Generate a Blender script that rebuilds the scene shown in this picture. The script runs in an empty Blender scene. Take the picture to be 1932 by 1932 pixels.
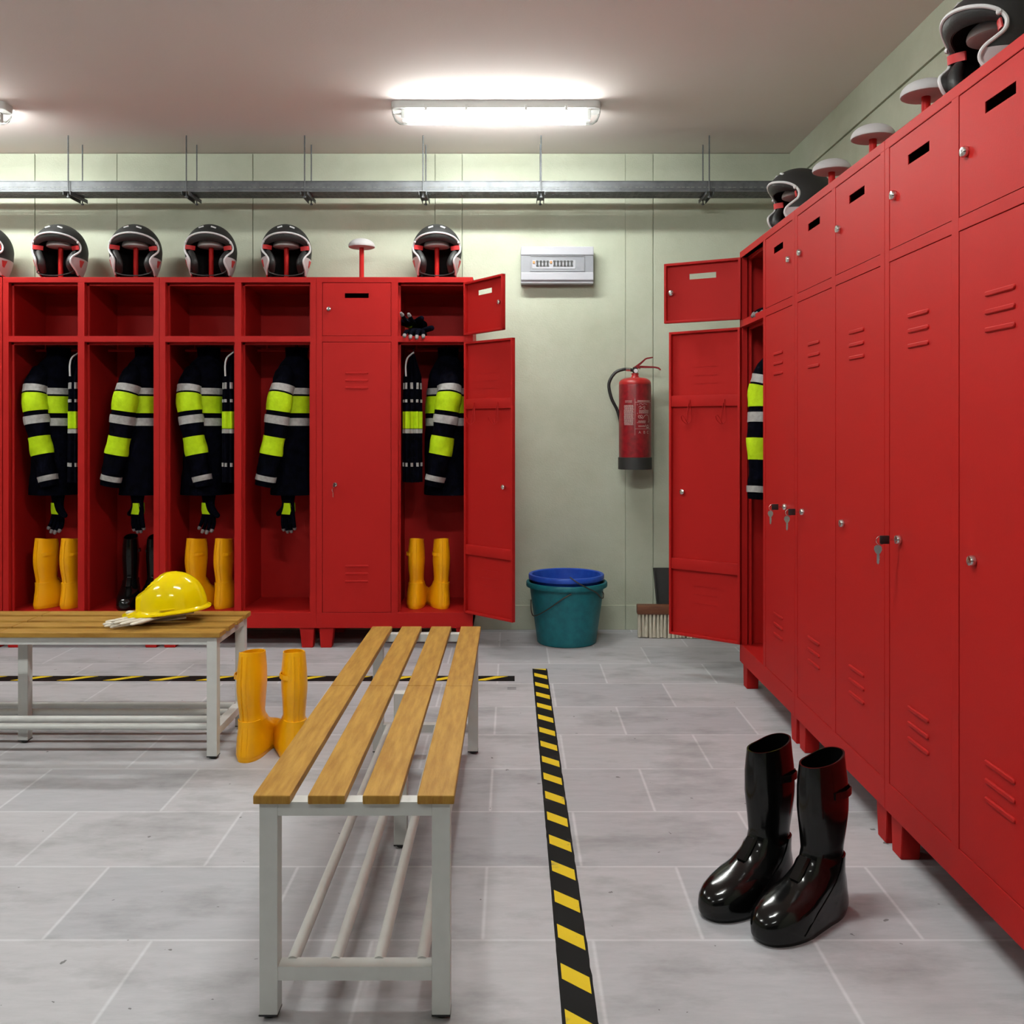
import bpy, bmesh, math, random
from mathutils import Vector, Matrix, noise
random.seed(7)
PI = math.pi
R = math.radians
scene = bpy.context.scene
COL = scene.collection

# ------------------------------------------------------------------ materials
def srgb(r, g, b):
    f = lambda c: (c/255/12.92) if c/255 <= .04045 else ((c/255+.055)/1.055)**2.4
    return (f(r), f(g), f(b), 1)

def mat(name, col, rough=.5, metal=0, spec=.5, var=0, vscale=8, bump=0, bscale=60, coat=0, col2=None, detail=6, stretch=None):
    m = bpy.data.materials.new(name); m.use_nodes = True
    nt = m.node_tree; N = nt.nodes; L = nt.links
    p = N['Principled BSDF']
    p.inputs['Base Color'].default_value = col
    p.inputs['Roughness'].default_value = rough
    p.inputs['Metallic'].default_value = metal
    p.inputs['Specular IOR Level'].default_value = spec
    p.inputs['Coat Weight'].default_value = coat
    p.inputs['Coat Roughness'].default_value = .08
    tc = N.new('ShaderNodeTexCoord')
    vec = tc.outputs['Object']
    if stretch:
        mp = N.new('ShaderNodeMapping'); mp.inputs['Scale'].default_value = stretch
        L.new(vec, mp.inputs['Vector']); vec = mp.outputs['Vector']
    if var or col2:
        n = N.new('ShaderNodeTexNoise'); n.inputs['Scale'].default_value = vscale; n.inputs['Detail'].default_value = detail
        L.new(vec, n.inputs['Vector'])
        r = N.new('ShaderNodeValToRGB')
        r.color_ramp.elements[0].position = .32; r.color_ramp.elements[1].position = .68
        c2 = col2 or tuple(min(1, c*(1+var)) for c in col[:3])+(1,)
        c1 = col if col2 else tuple(c*(1-var) for c in col[:3])+(1,)
        r.color_ramp.elements[0].color = c1; r.color_ramp.elements[1].color = c2
        L.new(n.outputs['Fac'], r.inputs['Fac']); L.new(r.outputs['Color'], p.inputs['Base Color'])
    if bump:
        n2 = N.new('ShaderNodeTexNoise'); n2.inputs['Scale'].default_value = bscale; n2.inputs['Detail'].default_value = 5
        L.new(vec, n2.inputs['Vector'])
        b = N.new('ShaderNodeBump'); b.inputs['Strength'].default_value = bump; b.inputs['Distance'].default_value = .01
        L.new(n2.outputs['Fac'], b.inputs['Height']); L.new(b.outputs['Normal'], p.inputs['Normal'])
    return m

def emat(name, col, s):
    m = bpy.data.materials.new(name); m.use_nodes = True
    p = m.node_tree.nodes['Principled BSDF']
    p.inputs['Base Color'].default_value = (.8, .8, .8, 1)
    p.inputs['Emission Color'].default_value = col; p.inputs['Emission Strength'].default_value = s
    return m

RED = mat('red_lacquer', (.365, .0078, .0066, 1), .58, 0, .17, bump=.03, bscale=220)
GREY = mat('light_grey_frame', (.56, .56, .54, 1), .4, 0, .4, var=.03, vscale=30)
WOOD = mat('oak_slat', (.27, .13, .020, 1), .5, 0, .2, col2=(.41, .23, .045, 1), vscale=9, bump=.12, bscale=40, stretch=(9, 1, 3), detail=8)
BLACKP = mat('black_plastic', (.012, .012, .012, 1), .4)
CHROME = mat('chrome', (.75, .74, .72, 1), .2, 1)
STEEL = mat('galvanised_steel', (.105, .11, .118, 1), .55, .35, var=.2, vscale=25)
CEIL = mat('ceiling_paint', (.80, .735, .705, 1), .9, bump=.06, bscale=160, spec=.2)
HBLACK = mat('helmet_black', (.014, .014, .014, 1), .6, 0, .4, bump=.05, bscale=300)
HWHITE = mat('helmet_white', (.45, .41, .42, 1), .4)
TRIMW = mat('white_trim', (.62, .62, .63, 1), .45)
PADB = mat('black_padding', (.016, .016, .016, 1), .5, 0, .4, bump=.1, bscale=120)
LINER = mat('black_liner', (.008, .008, .008, 1), .9, 0, .1, bump=.1, bscale=200)
HRED = mat('bright_red_rubber', (.48, .02, .022, 1), .5)
CAPW = mat('white_felt_cap', (.45, .435, .44, 1), .75)
CLOTH = mat('navy_cloth', (.0009, .0010, .0030, 1), .9, 0, .03, var=.7, vscale=30, bump=.35, bscale=45)
LIME = mat('fluorescent_lime', (.42, .62, .003, 1), .7, 0, .2, var=.08, vscale=40, bump=.3, bscale=60)
SILVER = mat('reflective_silver', (.33, .32, .31, 1), .5, .05, .5, var=.15, vscale=60, bump=.2, bscale=80)
FTIP = mat('grey_fingertip', (.16, .14, .138, 1), .7)
YBOOT = mat('yellow_rubber', (.84, .385, .003, 1), .30, 0, .35, var=.03, vscale=12)
BBOOT = mat('black_rubber', (.003, .003, .003, 1), .14, 0, .36, bump=.02, bscale=40)
YHAT = mat('yellow_shell', (.80, .60, .001, 1), .10, 0, .4)
WGLOVE = mat('white_leather', (.62, .57, .48, 1), .85, 0, .2, var=.08, vscale=50, bump=.3, bscale=90)
TEAL = mat('teal_plastic', (.004, .115, .145, 1), .45, 0, .4, col2=(.007, .155, .185, 1), vscale=30, bump=.1, bscale=90)
BLUE = mat('blue_plastic', (.008, .055, .40, 1), .4, 0, .4, col2=(.018, .085, .48, 1), vscale=25)
WIRE = mat('rusty_wire', (.07, .055, .045, 1), .5, .6)
BWOOD = mat('brown_wood', (.10, .032, .014, 1), .5, 0, .4, col2=(.17, .06, .025, 1), vscale=14, stretch=(1, 4, 6))
BRISTLE = mat('cream_bristle', (.48, .43, .34, 1), .9, 0, .1, col2=(.66, .61, .50, 1), vscale=40, stretch=(3, 3, .3), bump=.6, bscale=90)
DPAN = mat('dull_black_plastic', (.016, .016, .015, 1), .6)
EXRED = mat('extinguisher_red', (.19, .005, .009, 1), .38, 0, .4, var=.25, vscale=45, coat=.15)
EXRED2 = mat('extinguisher_shoulder', (.36, .012, .012, 1), .35, 0, .5)
PRINT = mat('white_print', (.45, .36, .34, 1), .7)
HOSE = mat('black_hose', (.014, .014, .014, 1), .45)
GAUGE = mat('gauge_face', (.6, .6, .6, 1), .4)
BOXW = mat('box_white', (.40, .40, .44, 1), .45)
BOXG = mat('box_grey', (.22, .225, .25, 1), .3)
ORANGE = mat('orange_toggle', (.5, .22, .06, 1), .5)
LAMPW = mat('lamp_housing', (.62, .62, .60, 1), .5)
REFL = mat('lamp_reflector', (.9, .9, .9, 1), .35)
TUBE = emat('fluorescent_glow', (.96, 1, .96, 1), 138)
TUBE_NEAR = emat('fluorescent_glow_boosted', (.96, 1, .96, 1), 215)  # middle row: emission raised to balance the room light, same kind of tube
TUBE_DIM = emat('fluorescent_glow_dimmed', (.96, 1, .96, 1), 80)  # row nearest the camera: emission lowered to weaken frontal light, not by tube age
BLACKPAINT = mat('floor_dash_paint', (.06, .06, .06, 1), .8)

def clear_mat():
    m = bpy.data.materials.new('clear_polycarbonate'); m.use_nodes = True
    nt = m.node_tree; N = nt.nodes; L = nt.links
    for n in list(N):
        if n.type != 'OUTPUT_MATERIAL': N.remove(n)
    out = [n for n in N if n.type == 'OUTPUT_MATERIAL'][0]
    t = N.new('ShaderNodeBsdfTransparent'); t.inputs['Color'].default_value = (.97, .97, .97, 1)
    g = N.new('ShaderNodeBsdfGlossy'); g.inputs['Roughness'].default_value = .08
    lw = N.new('ShaderNodeLayerWeight'); lw.inputs['Blend'].default_value = .25
    mx = N.new('ShaderNodeMixShader')
    L.new(lw.outputs['Fresnel'], mx.inputs['Fac']); L.new(t.outputs[0], mx.inputs[1]); L.new(g.outputs[0], mx.inputs[2])
    L.new(mx.outputs[0], out.inputs['Surface'])
    return m
CLEAR = clear_mat()

def wall_mat():
    m = mat('pale_green_plaster', (.50, .535, .37, 1), .85, 0, .2)
    nt = m.node_tree; N = nt.nodes; L = nt.links; p = N['Principled BSDF']
    tc = N.new('ShaderNodeTexCoord')
    n = N.new('ShaderNodeTexNoise'); n.inputs['Scale'].default_value = 3; n.inputs['Detail'].default_value = 10; n.inputs['Roughness'].default_value = .65
    L.new(tc.outputs['Object'], n.inputs['Vector'])
    r = N.new('ShaderNodeValToRGB'); r.color_ramp.elements[0].position = .3; r.color_ramp.elements[1].position = .7
    r.color_ramp.elements[0].color = (.43, .455, .35, 1); r.color_ramp.elements[1].color = (.515, .545, .44, 1)
    L.new(n.outputs['Fac'], r.inputs['Fac']); L.new(r.outputs['Color'], p.inputs['Base Color'])
    n2 = N.new('ShaderNodeTexNoise'); n2.inputs['Scale'].default_value = 130; n2.inputs['Detail'].default_value = 6
    L.new(tc.outputs['Object'], n2.inputs['Vector'])
    b = N.new('ShaderNodeBump'); b.inputs['Strength'].default_value = .35; b.inputs['Distance'].default_value = .004
    L.new(n2.outputs['Fac'], b.inputs['Height']); L.new(b.outputs['Normal'], p.inputs['Normal'])
    return m
WALL = wall_mat()

def floor_mat():
    m = mat('concrete_tiles', (.5, .5, .5, 1), .6, 0, .3)
    nt = m.node_tree; N = nt.nodes; L = nt.links; p = N['Principled BSDF']
    tc = N.new('ShaderNodeTexCoord')
    mp = N.new('ShaderNodeMapping'); mp.inputs['Location'].default_value = (-.178, .011, 0)
    L.new(tc.outputs['Object'], mp.inputs['Vector'])
    br = N.new('ShaderNodeTexBrick'); br.offset = .5; br.offset_frequency = 2
    br.inputs['Scale'].default_value = 1; br.inputs['Brick Width'].default_value = .485; br.inputs['Row Height'].default_value = .346
    br.inputs['Mortar Size'].default_value = .007; br.inputs['Mortar Smooth'].default_value = 1.0; br.inputs['Bias'].default_value = 0
    br.inputs['Color1'].default_value = (.375, .375, .40, 1); br.inputs['Color2'].default_value = (.465, .455, .475, 1)
    br.inputs['Mortar'].default_value = (.56, .56, .58, 1)
    L.new(mp.outputs['Vector'], br.inputs['Vector'])
    # broad stains
    n = N.new('ShaderNodeTexNoise'); n.inputs['Scale'].default_value = 3.2; n.inputs['Detail'].default_value = 9; n.inputs['Roughness'].default_value = .62
    mp2 = N.new('ShaderNodeMapping'); mp2.inputs['Scale'].default_value = (.8, 1.5, 1)
    L.new(tc.outputs['Object'], mp2.inputs['Vector']); L.new(mp2.outputs['Vector'], n.inputs['Vector'])
    r = N.new('ShaderNodeValToRGB'); e = r.color_ramp.elements
    e[0].position = .25; e[0].color = (.56, .56, .54, 1); e[1].position = .50; e[1].color = (1, 1, 1, 1)
    L.new(n.outputs['Fac'], r.inputs['Fac'])
    mx = N.new('ShaderNodeMix'); mx.data_type = 'RGBA'; mx.blend_type = 'MULTIPLY'; mx.inputs[0].default_value = 1
    L.new(br.outputs['Color'], mx.inputs[6]); L.new(r.outputs['Color'], mx.inputs[7])
    # fine brushed mottling
    n3 = N.new('ShaderNodeTexNoise'); n3.inputs['Scale'].default_value = 16; n3.inputs['Detail'].default_value = 10; n3.inputs['Roughness'].default_value = .7
    mp3 = N.new('ShaderNodeMapping'); mp3.inputs['Scale'].default_value = (.5, 2.2, 1)
    L.new(tc.outputs['Object'], mp3.inputs['Vector']); L.new(mp3.outputs['Vector'], n3.inputs['Vector'])
    r3 = N.new('ShaderNodeValToRGB'); e = r3.color_ramp.elements
    e[0].position = .3; e[0].color = (.90, .90, .90, 1); e[1].position = .7; e[1].color = (1.06, 1.06, 1.06, 1)
    L.new(n3.outputs['Fac'], r3.inputs['Fac'])
    mx3 = N.new('ShaderNodeMix'); mx3.data_type = 'RGBA'; mx3.blend_type = 'MULTIPLY'; mx3.inputs[0].default_value = 1
    L.new(mx.outputs[2], mx3.inputs[6]); L.new(r3.outputs['Color'], mx3.inputs[7])
    # small dark pits
    v = N.new('ShaderNodeTexVoronoi'); v.inputs['Scale'].default_value = 20; v.inputs['Randomness'].default_value = 1
    nw = N.new('ShaderNodeTexNoise'); nw.inputs['Scale'].default_value = 45; nw.inputs['Detail'].default_value = 3
    L.new(tc.outputs['Object'], nw.inputs['Vector'])
    va = N.new('ShaderNodeMix'); va.data_type = 'RGBA'; va.inputs[0].default_value = .03
    L.new(tc.outputs['Object'], va.inputs[6]); L.new(nw.outputs['Color'], va.inputs[7])
    L.new(va.outputs[2], v.inputs['Vector'])
    wn = N.new('ShaderNodeMath'); wn.operation = 'MULTIPLY'; wn.inputs[1].default_value = .115
    sx = N.new('ShaderNodeSeparateColor'); L.new(v.outputs['Color'], sx.inputs[0]); 
    pw = N.new('ShaderNodeMath'); pw.operation = 'POWER'; pw.inputs[1].default_value = 4; L.new(sx.outputs[0], pw.inputs[0])
    L.new(pw.outputs[0], wn.inputs[0])
    lt = N.new('ShaderNodeMath'); lt.operation = 'LESS_THAN'; L.new(v.outputs['Distance'], lt.inputs[0]); L.new(wn.outputs[0], lt.inputs[1])
    mx4 = N.new('ShaderNodeMix'); mx4.data_type = 'RGBA'
    L.new(lt.outputs[0], mx4.inputs[0]); L.new(mx3.outputs[2], mx4.inputs[6]); mx4.inputs[7].default_value = (.17, .165, .165, 1)
    L.new(mx4.outputs[2], p.inputs['Base Color'])
    b = N.new('ShaderNodeBump'); b.inputs['Strength'].default_value = .2; b.inputs['Distance'].default_value = .004
    L.new(n3.outputs['Fac'], b.inputs['Height']); L.new(b.outputs['Normal'], p.inputs['Normal'])
    return m
FLOOR = floor_mat()

def worn_mat(name, base, wear, scale, thr):
    m = mat(name, base, .65, 0, .1)
    nt = m.node_tree; N = nt.nodes; L = nt.links; p = N['Principled BSDF']
    tc = N.new('ShaderNodeTexCoord')
    n = N.new('ShaderNodeTexNoise'); n.inputs['Scale'].default_value = scale; n.inputs['Detail'].default_value = 8; n.inputs['Roughness'].default_value = .7
    L.new(tc.outputs['Object'], n.inputs['Vector'])
    r = N.new('ShaderNodeValToRGB'); e = r.color_ramp.elements
    e[0].position = thr; e[0].color = base; e[1].position = thr+.12; e[1].color = wear
    L.new(n.outputs['Fac'], r.inputs['Fac']); L.new(r.outputs['Color'], p.inputs['Base Color'])
    return m
TAPEB = worn_mat('black_tape', (.005, .005, .005, 1), (.055, .048, .046, 1), 5, .57)
TAPEY = worn_mat('yellow_tape', (.70, .50, .022, 1), (.25, .20, .08, 1), 14, .6)

# ------------------------------------------------------------------ mesh helpers
class MB:
    def __init__(s): s.bm = bmesh.new()
    def box(s, x0, x1, y0, y1, z0, z1, bev=0):
        b = bmesh.new()
        bmesh.ops.create_cube(b, size=1)
        for v in b.verts:
            v.co = Vector((x0+(x1-x0)*(v.co.x+.5), y0+(y1-y0)*(v.co.y+.5), z0+(z1-z0)*(v.co.z+.5)))
        if bev: bmesh.ops.bevel(b, geom=b.edges[:], offset=bev, segments=2, affect='EDGES', profile=.6)
        s.merge(b); return s
    def merge(s, b, M=None):
        if M: b.transform(M)
        me = bpy.data.meshes.new('t'); b.to_mesh(me); b.free()
        s.bm.from_mesh(me); bpy.data.meshes.remove(me)
    def loft(s, rings, closed=True, cap0=False, cap1=False):
        vs = [[s.bm.verts.new(p) for p in r] for r in rings]
        n = len(rings[0])
        for i in range(len(vs)-1):
            for j in range(n if closed else n-1):
                k = (j+1) % n
                try: s.bm.faces.new((vs[i][j], vs[i][k], vs[i+1][k], vs[i+1][j]))
                except ValueError: pass
        if cap0: s.bm.faces.new(vs[0][::-1])
        if cap1: s.bm.faces.new(vs[-1])
        return s
    def lathe(s, prof, c=(0, 0, 0), n=32, M=None):
        b = MB()
        rings = [[Vector((r*math.cos(2*PI*k/n), r*math.sin(2*PI*k/n), z)) for k in range(n)] for r, z in prof]
        b.loft(rings, True, prof[0][0] > 1e-6 and False, False)
        bmesh.ops.remove_doubles(b.bm, verts=b.bm.verts[:], dist=1e-6)
        T = Matrix.Translation(c)
        s.merge(b.bm, T @ M if M else T); return s
    def cyl(s, p0, p1, r0, r1=None, n=16):
        r1 = r0 if r1 is None else r1
        return s.tube([Vector(p0), Vector(p1)], [r0, r1], n)
    def tube(s, pts, rad, n=10, closed=False, caps=True, flat=None):
        pts = [Vector(p) for p in pts]
        if not isinstance(rad, (list, tuple)): rad = [rad]*len(pts)
        m = len(pts); up = None; rings = []
        for i, p in enumerate(pts):
            if closed: t = pts[(i+1) % m]-pts[i-1]
            else: t = pts[min(i+1, m-1)]-pts[max(i-1, 0)]
            t.normalize()
            if up is None:
                up = t.cross(Vector((0, 0, 1)))
                if up.length < .1: up = t.cross(Vector((0, 1, 0)))
            up = up-t*up.dot(t); up.normalize()
            w = t.cross(up)
            fu, fw = flat or (1, 1)
            rings.append([p+up*rad[i]*fu*math.cos(2*PI*k/n)+w*rad[i]*fw*math.sin(2*PI*k/n) for k in range(n)])
        if closed: rings.append(rings[0])
        self_caps = caps and not closed
        s.loft(rings, True, self_caps, self_caps)
        if closed: bmesh.ops.remove_doubles(s.bm, verts=s.bm.verts[:], dist=1e-7)
        return s
    def prism(s, poly, y0, y1, M=None, bev=0):
        """polygon in xz extruded along y"""
        b = bmesh.new()
        a = [b.verts.new((x, y0, z)) for x, z in poly]; c = [b.verts.new((x, y1, z)) for x, z in poly]
        n = len(poly)
        b.faces.new(a); b.faces.new(c[::-1])
        for i in range(n): b.faces.new((a[i], c[i], c[(i+1) % n], a[(i+1) % n]))
        bmesh.ops.recalc_face_normals(b, faces=b.faces[:])
        if bev: bmesh.ops.bevel(b, geom=b.edges[:], offset=bev, segments=2, affect='EDGES')
        s.merge(b, M); return s
    def sheet(s, xs, zs, hole, y, t, M=None):
        """a sheet in xz with holes where hole(i,j), thickness t along +y, one connected piece"""
        b = bmesh.new()
        g = {}
        def V(i, j):
            if (i, j) not in g: g[i, j] = b.verts.new((xs[i], y, zs[j]))
            return g[i, j]
        fs = []
        for i in range(len(xs)-1):
            for j in range(len(zs)-1):
                if not hole(i, j): fs.append(b.faces.new((V(i, j), V(i+1, j), V(i+1, j+1), V(i, j+1))))
        r = bmesh.ops.extrude_face_region(b, geom=fs)
        for v in [q for q in r['geom'] if isinstance(q, bmesh.types.BMVert)]: v.co.y += t
        bmesh.ops.recalc_face_normals(b, faces=b.faces[:])
        s.merge(b, M); return s
    def xf(s, M): s.bm.transform(M); return s
    def build(s, name, m, parent=None, smooth=35, M=None, weld=False):
        if weld: bmesh.ops.remove_doubles(s.bm, verts=s.bm.verts[:], dist=1e-5)
        bmesh.ops.recalc_face_normals(s.bm, faces=s.bm.faces[:])
        me = bpy.data.meshes.new(name); s.bm.to_mesh(me); s.bm.free()
        for k in (m if isinstance(m, (list, tuple)) else [m]): me.materials.append(k)
        if smooth:
            me.shade_smooth(); me.set_sharp_from_angle(angle=R(smooth))
        o = bpy.data.objects.new(name, me); COL.objects.link(o)
        if parent: o.parent = parent
        if M is not None: o.matrix_local = M
        return o

def tag(o, label=None, cat=None, group=None, kind=None):
    if label: o['label'] = label
    if cat: o['category'] = cat
    if group: o['group'] = group
    if kind: o['kind'] = kind
    return o
def thing(name, label, cat, M=None, group=None):
    o = bpy.data.objects.new(name, None); COL.objects.link(o)
    o.empty_display_size = .1
    if M is not None: o.matrix_world = M
    return tag(o, label, cat, group)
def struct(o): o['kind'] = 'structure'; return o
def copy_tree(o, parent=None):
    c = o.copy(); COL.objects.link(c)
    if parent is not None: c.parent = parent
    for ch in list(o.children): copy_tree(ch, c)
    return c
def TR(x, y, z, rz=0, rx=0, ry=0):
    return Matrix.Translation((x, y, z)) @ Matrix.Rotation(rz, 4, 'Z') @ Matrix.Rotation(ry, 4, 'Y') @ Matrix.Rotation(rx, 4, 'X')
def lerp(a, b, t): return a+(b-a)*t
def interp(tab, x):
    """piecewise smooth lookup of [(x, v...)]"""
    if x <= tab[0][0]: return tab[0][1:] if len(tab[0]) > 2 else tab[0][1]
    for p, q in zip(tab, tab[1:]):
        if x <= q[0]:
            t = (x-p[0])/(q[0]-p[0]); 
            r = tuple(lerp(u, v, t) for u, v in zip(p[1:], q[1:]))
            return r if len(r) > 1 else r[0]
    return tab[-1][1:] if len(tab[-1]) > 2 else tab[-1][1]
def catmull(pts, n=6):
    pts = [Vector(p) for p in pts]; out = []
    for i in range(len(pts)-1):
        p0 = pts[max(i-1, 0)]; p1 = pts[i]; p2 = pts[i+1]; p3 = pts[min(i+2, len(pts)-1)]
        for k in range(n):
            t = k/n
            out.append(.5*((2*p1)+(p2-p0)*t+(2*p0-5*p1+4*p2-p3)*t*t+(3*p1-p0-3*p2+p3)*t**3))
    out.append(pts[-1]); return out

# ------------------------------------------------------------------ key numbers
CAMZ = 1.126; FPX = 1771.0
YF = 4.805          # front of the row of lockers on the back wall
YW = 5.25           # back wall
XF = 1.002          # front of the row of lockers on the right wall
XW = 1.553          # right wall
ZC = 2.665          # ceiling
XL = -5.4; YB = -4.2
LW, LH, LD = .802, 1.9, .44

# ------------------------------------------------------------------ setting
o = MB().box(XL-.1, XW+.1, YB-.1, YW+.1, -.1, 0).build('floor', FLOOR, smooth=0); struct(o)
o = MB().box(XL-.1, XW+.1, YB-.1, YW+.1, ZC, ZC+.1).build('ceiling', CEIL, smooth=0); struct(o)
w = MB()
w.box(XL-.1, XW+.1, YW+.012, YW+.1, 0, ZC)
seams = [XL, -4.4, -3.4, -2.668, -2.209, -1.45, -.43, -.279, .634, .79, XW+.05]
offs = [0, .001, 0, .0015, 0, .003, 0, .0015, .005, .001, .001]
for i in range(len(seams)-1):
    ga = .0004 if seams[i] == .634 else .0035; gb = .0004 if seams[i+1] == .634 else .0035
    w.box(seams[i]+ga/2, seams[i+1]-gb/2, YW-.002+offs[i], YW+.05, .136 if False else 0, ZC-.004, .003)
struct(w.build('wall_back', WALL, smooth=0))
w = MB()
xs = [XL, -3.0, -1.5, -.55, .634, XW]
for a, b in zip(xs, xs[1:]): w.box(a+.001, b-.001, YW-.006, YW+.02, 0, .137, .002)
struct(w.build('baseboard_back', WALL, smooth=0))
w = MB()
w.box(XW+.012, XW+.1, YB, YW, 0, ZC)
for z0, z1 in ((0, 1.25), (1.254, 2.486), (2.497, ZC)):
    w.box(XW, XW+.05, YB, YW, z0, z1, .003)
struct(w.build('wall_right', WALL, smooth=0))
struct(MB().box(XL-.1, XL, YB, YW, 0, ZC).build('wall_left', WALL, smooth=0))
struct(MB().box(XL, XW, YB-.1, YB, 0, ZC).build('wall_front', mat('dark_wall', (.06, .06, .06, 1), .8), smooth=0))

# ------------------------------------------------------------------ lockers
ST, OP = .03, .354
C1 = ST; C2 = LW-ST-OP          # left edges of the two openings
Z_BASE, Z_FLOOR = .103, .182
Z_SH0, Z_SH1 = 1.568, 1.598
Z_TOP = 1.872

def carcass_mb(locker_open):
    b = MB(); e = .0008
    b.box(0, .003, .002, LD, Z_BASE, LH-.002)                    # left side sheet
    b.box(LW-.003, LW, .002, LD, Z_BASE, LH-.002)
    b.box(0, LW, LD-.003, LD, Z_BASE, LH-.002)                   # back
    b.box(0, LW, .0, LD, LH-.028, LH, .002)                      # top
    b.box(0, LW, 0, LD, Z_BASE, Z_FLOOR, .002)                   # plinth
    b.box(LW/2-.002, LW/2+.002, .01, LD, Z_FLOOR, LH-.01)        # partition
    b.box(.001, LW-.001, .004, LD, Z_SH0+.006, Z_SH1-.006)       # shelf
    for x0, x1 in ((0, C1), (C1+OP, C2), (C2+OP, LW)):           # stiles
        b.box(x0+(.0008 if x0 == 0 else 0), x1-(.0008 if x1 == LW else 0), 0, .026, Z_FLOOR-.0005, LH-.0275, e)
    b.box(.001, LW-.001, .0004, .026, Z_SH0, Z_SH1, e)           # rails
    b.box(.001, LW-.001, .0004, .026, Z_TOP, LH-.006, e)
    for c in (C1, C2):                                           # door stops set behind the openings
        for z0, z1 in ((Z_FLOOR, Z_SH0), (Z_SH1, Z_TOP)):
            b.box(c-.002, c+.011, .032, .042, z0, z1)
            b.box(c+OP-.011, c+OP+.002, .032, .042, z0, z1)
            b.box(c, c+OP, .032, .042, z1-.012, z1+.002)
    # coat rail seats and top flange of each cell
    for c in (C1, C2):
        b.cyl((c+.02, .24, Z_SH0-.025), (c+OP-.02, .24, Z_SH0-.025), .006, n=10)
        for hx in (.07, .28):
            b.tube([(c+hx, .24, Z_SH0+.01), (c+hx, .24, Z_SH0-.03)], .004, 8)
    return b
def leg_mb(x, inner, y0, y1):
    """tapered foot: outer edge upright, inner edge slanting"""
    b = MB()
    if inner > 0: poly = [(x, Z_BASE+.004), (x+.076, Z_BASE+.004), (x+.064, 0), (x+.008, 0)]
    else: poly = [(x-.076, Z_BASE+.004), (x, Z_BASE+.004), (x-.008, 0), (x-.064, 0)]
    b.prism(poly, y0, y1, bev=.002); return b

def pill(b, xc, z, w=.12, h=.012, d=.004, y=0):
    """raised louver on the outer face of a door"""
    pr = []
    n = 8
    out = []
    for k in range(n+1): out.append((xc+w/2-h/2+h/2*math.sin(PI*k/n), z+h/2*math.cos(PI*k/n)))
    for k in range(n+1): out.append((xc-w/2+h/2-h/2*math.sin(PI*k/n), z-h/2*math.cos(PI*k/n)))
    def ring(s, dy): return [Vector((xc+(x-xc)*(1-(1-s)*.06), y-dy, z+(zz-z)*s)) for x, zz in out]
    b.loft([ring(1, -.001), ring(.9, d*.6), ring(.55, d)], True, False, True)

DT = .02
def door_mb(s, w, h, kind):
    """door sheet, hinge edge at x=0, free edge at x=s*w, outer face y=0, z 0..h"""
    b = MB(); X = (lambda u: s*u)
    cx = w/2
    if kind == 'upper':
        xs = sorted([X(u) for u in (0, cx-.061, cx+.061, w)]); zs = [0, h-.077, h-.052, h]
        b.sheet(xs, zs, lambda i, j: i == 1 and j == 1, 0, .0025)
    else:
        b.box(min(0, X(w)), max(0, X(w)), 0, .0025, 0, h)
    rim = .011
    x0, x1 = min(0, X(w)), max(0, X(w))
    b.box(x0, x0+rim, .0005, DT, 0, h, .0015); b.box(x1-rim, x1, .0005, DT, 0, h, .0015)
    b.box(x0, x1, .0007, DT-.0005, 0, rim, .0015); b.box(x0, x1, .0007, DT-.0005, h-rim, h, .0015)
    if kind == 'lower':
        for z in (1.222-Z_FLOOR, .482-Z_FLOOR): b.box(x0+.004, x1-.004, .002, DT-.003, z, z+.05, .002)
        for z in (1.407, 1.369, 1.331, .418, .379, .340): pill(b, X(cx), z-Z_FLOOR)
        # pressed slits as seen from inside
        for z in (1.407, 1.369, 1.331, .418, .379, .340):
            b.box(X(cx)-.058, X(cx)+.058, .0022, .0042, z-Z_FLOOR-.007, z-Z_FLOOR-.0045)
    return b
def lock_mb(u, z, inside=False):
    b = MB(); M = Matrix.Translation((u, 0, z)) @ Matrix.Rotation(R(90), 4, 'X')
    b.lathe([(0, -.004), (.0085, -.004), (.0085, 0), (.0125, .001), (.0125, .007), (.0105, .012), (.0045, .013), (.004, .011), (0, .011)], n=10, M=M)
    b.box(u-.0015, u+.0015, -.0135, -.012, z-.005, z+.005)
    M2 = Matrix.Translation((u, 0, z)) @ Matrix.Rotation(R(-90), 4, 'X')
    b.lathe([(.009, .0), (.009, .016), (.012, .017), (.012, .022), (.006, .026), (0, .026)], n=10, M=M2)
    return b
def hook_mb(u, z):
    b = MB(); y = .019
    b.box(u-.004, u+.004, y-.004, y+.003, z-.002, z+.014)
    pts = catmull([(u-.003, y, z), (u-.008, y+.004, z-.04), (u-.012, y+.006, z-.075), (u-.002, y+.02, z-.095), (u+.014, y+.035, z-.082), (u+.017, y+.046, z-.062),
                   (u+.008, y+.046, z-.058), (u+.002, y+.034, z-.075), (u-.001, y+.02, z-.093), (u+.010, y+.006, z-.09), (u+.010, y+.004, z-.05), (u+.003, y, z)], 4)
    b.tube(pts, .0017, 6); return b

def add_door(par, s, hx, z0, h, w, kind, lock_u, lock_z, theta=0, label=None, y=.0012):
    ang = (-theta if s > 0 else theta)
    M = TR(hx, y, z0, ang)
    d = door_mb(s, w, h, kind).build('door', RED, par, M=M, smooth=24)
    lock_mb(s*lock_u, lock_z-z0).build('lock', CHROME, d)
    if kind == 'lower' and theta:
        for hu in (.075, .245): hook_mb(s*hu+(0 if s > 0 else 0), 1.238-Z_FLOOR).build('hook', RED, d)
    if label: d['label'] = label
    return d

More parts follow.
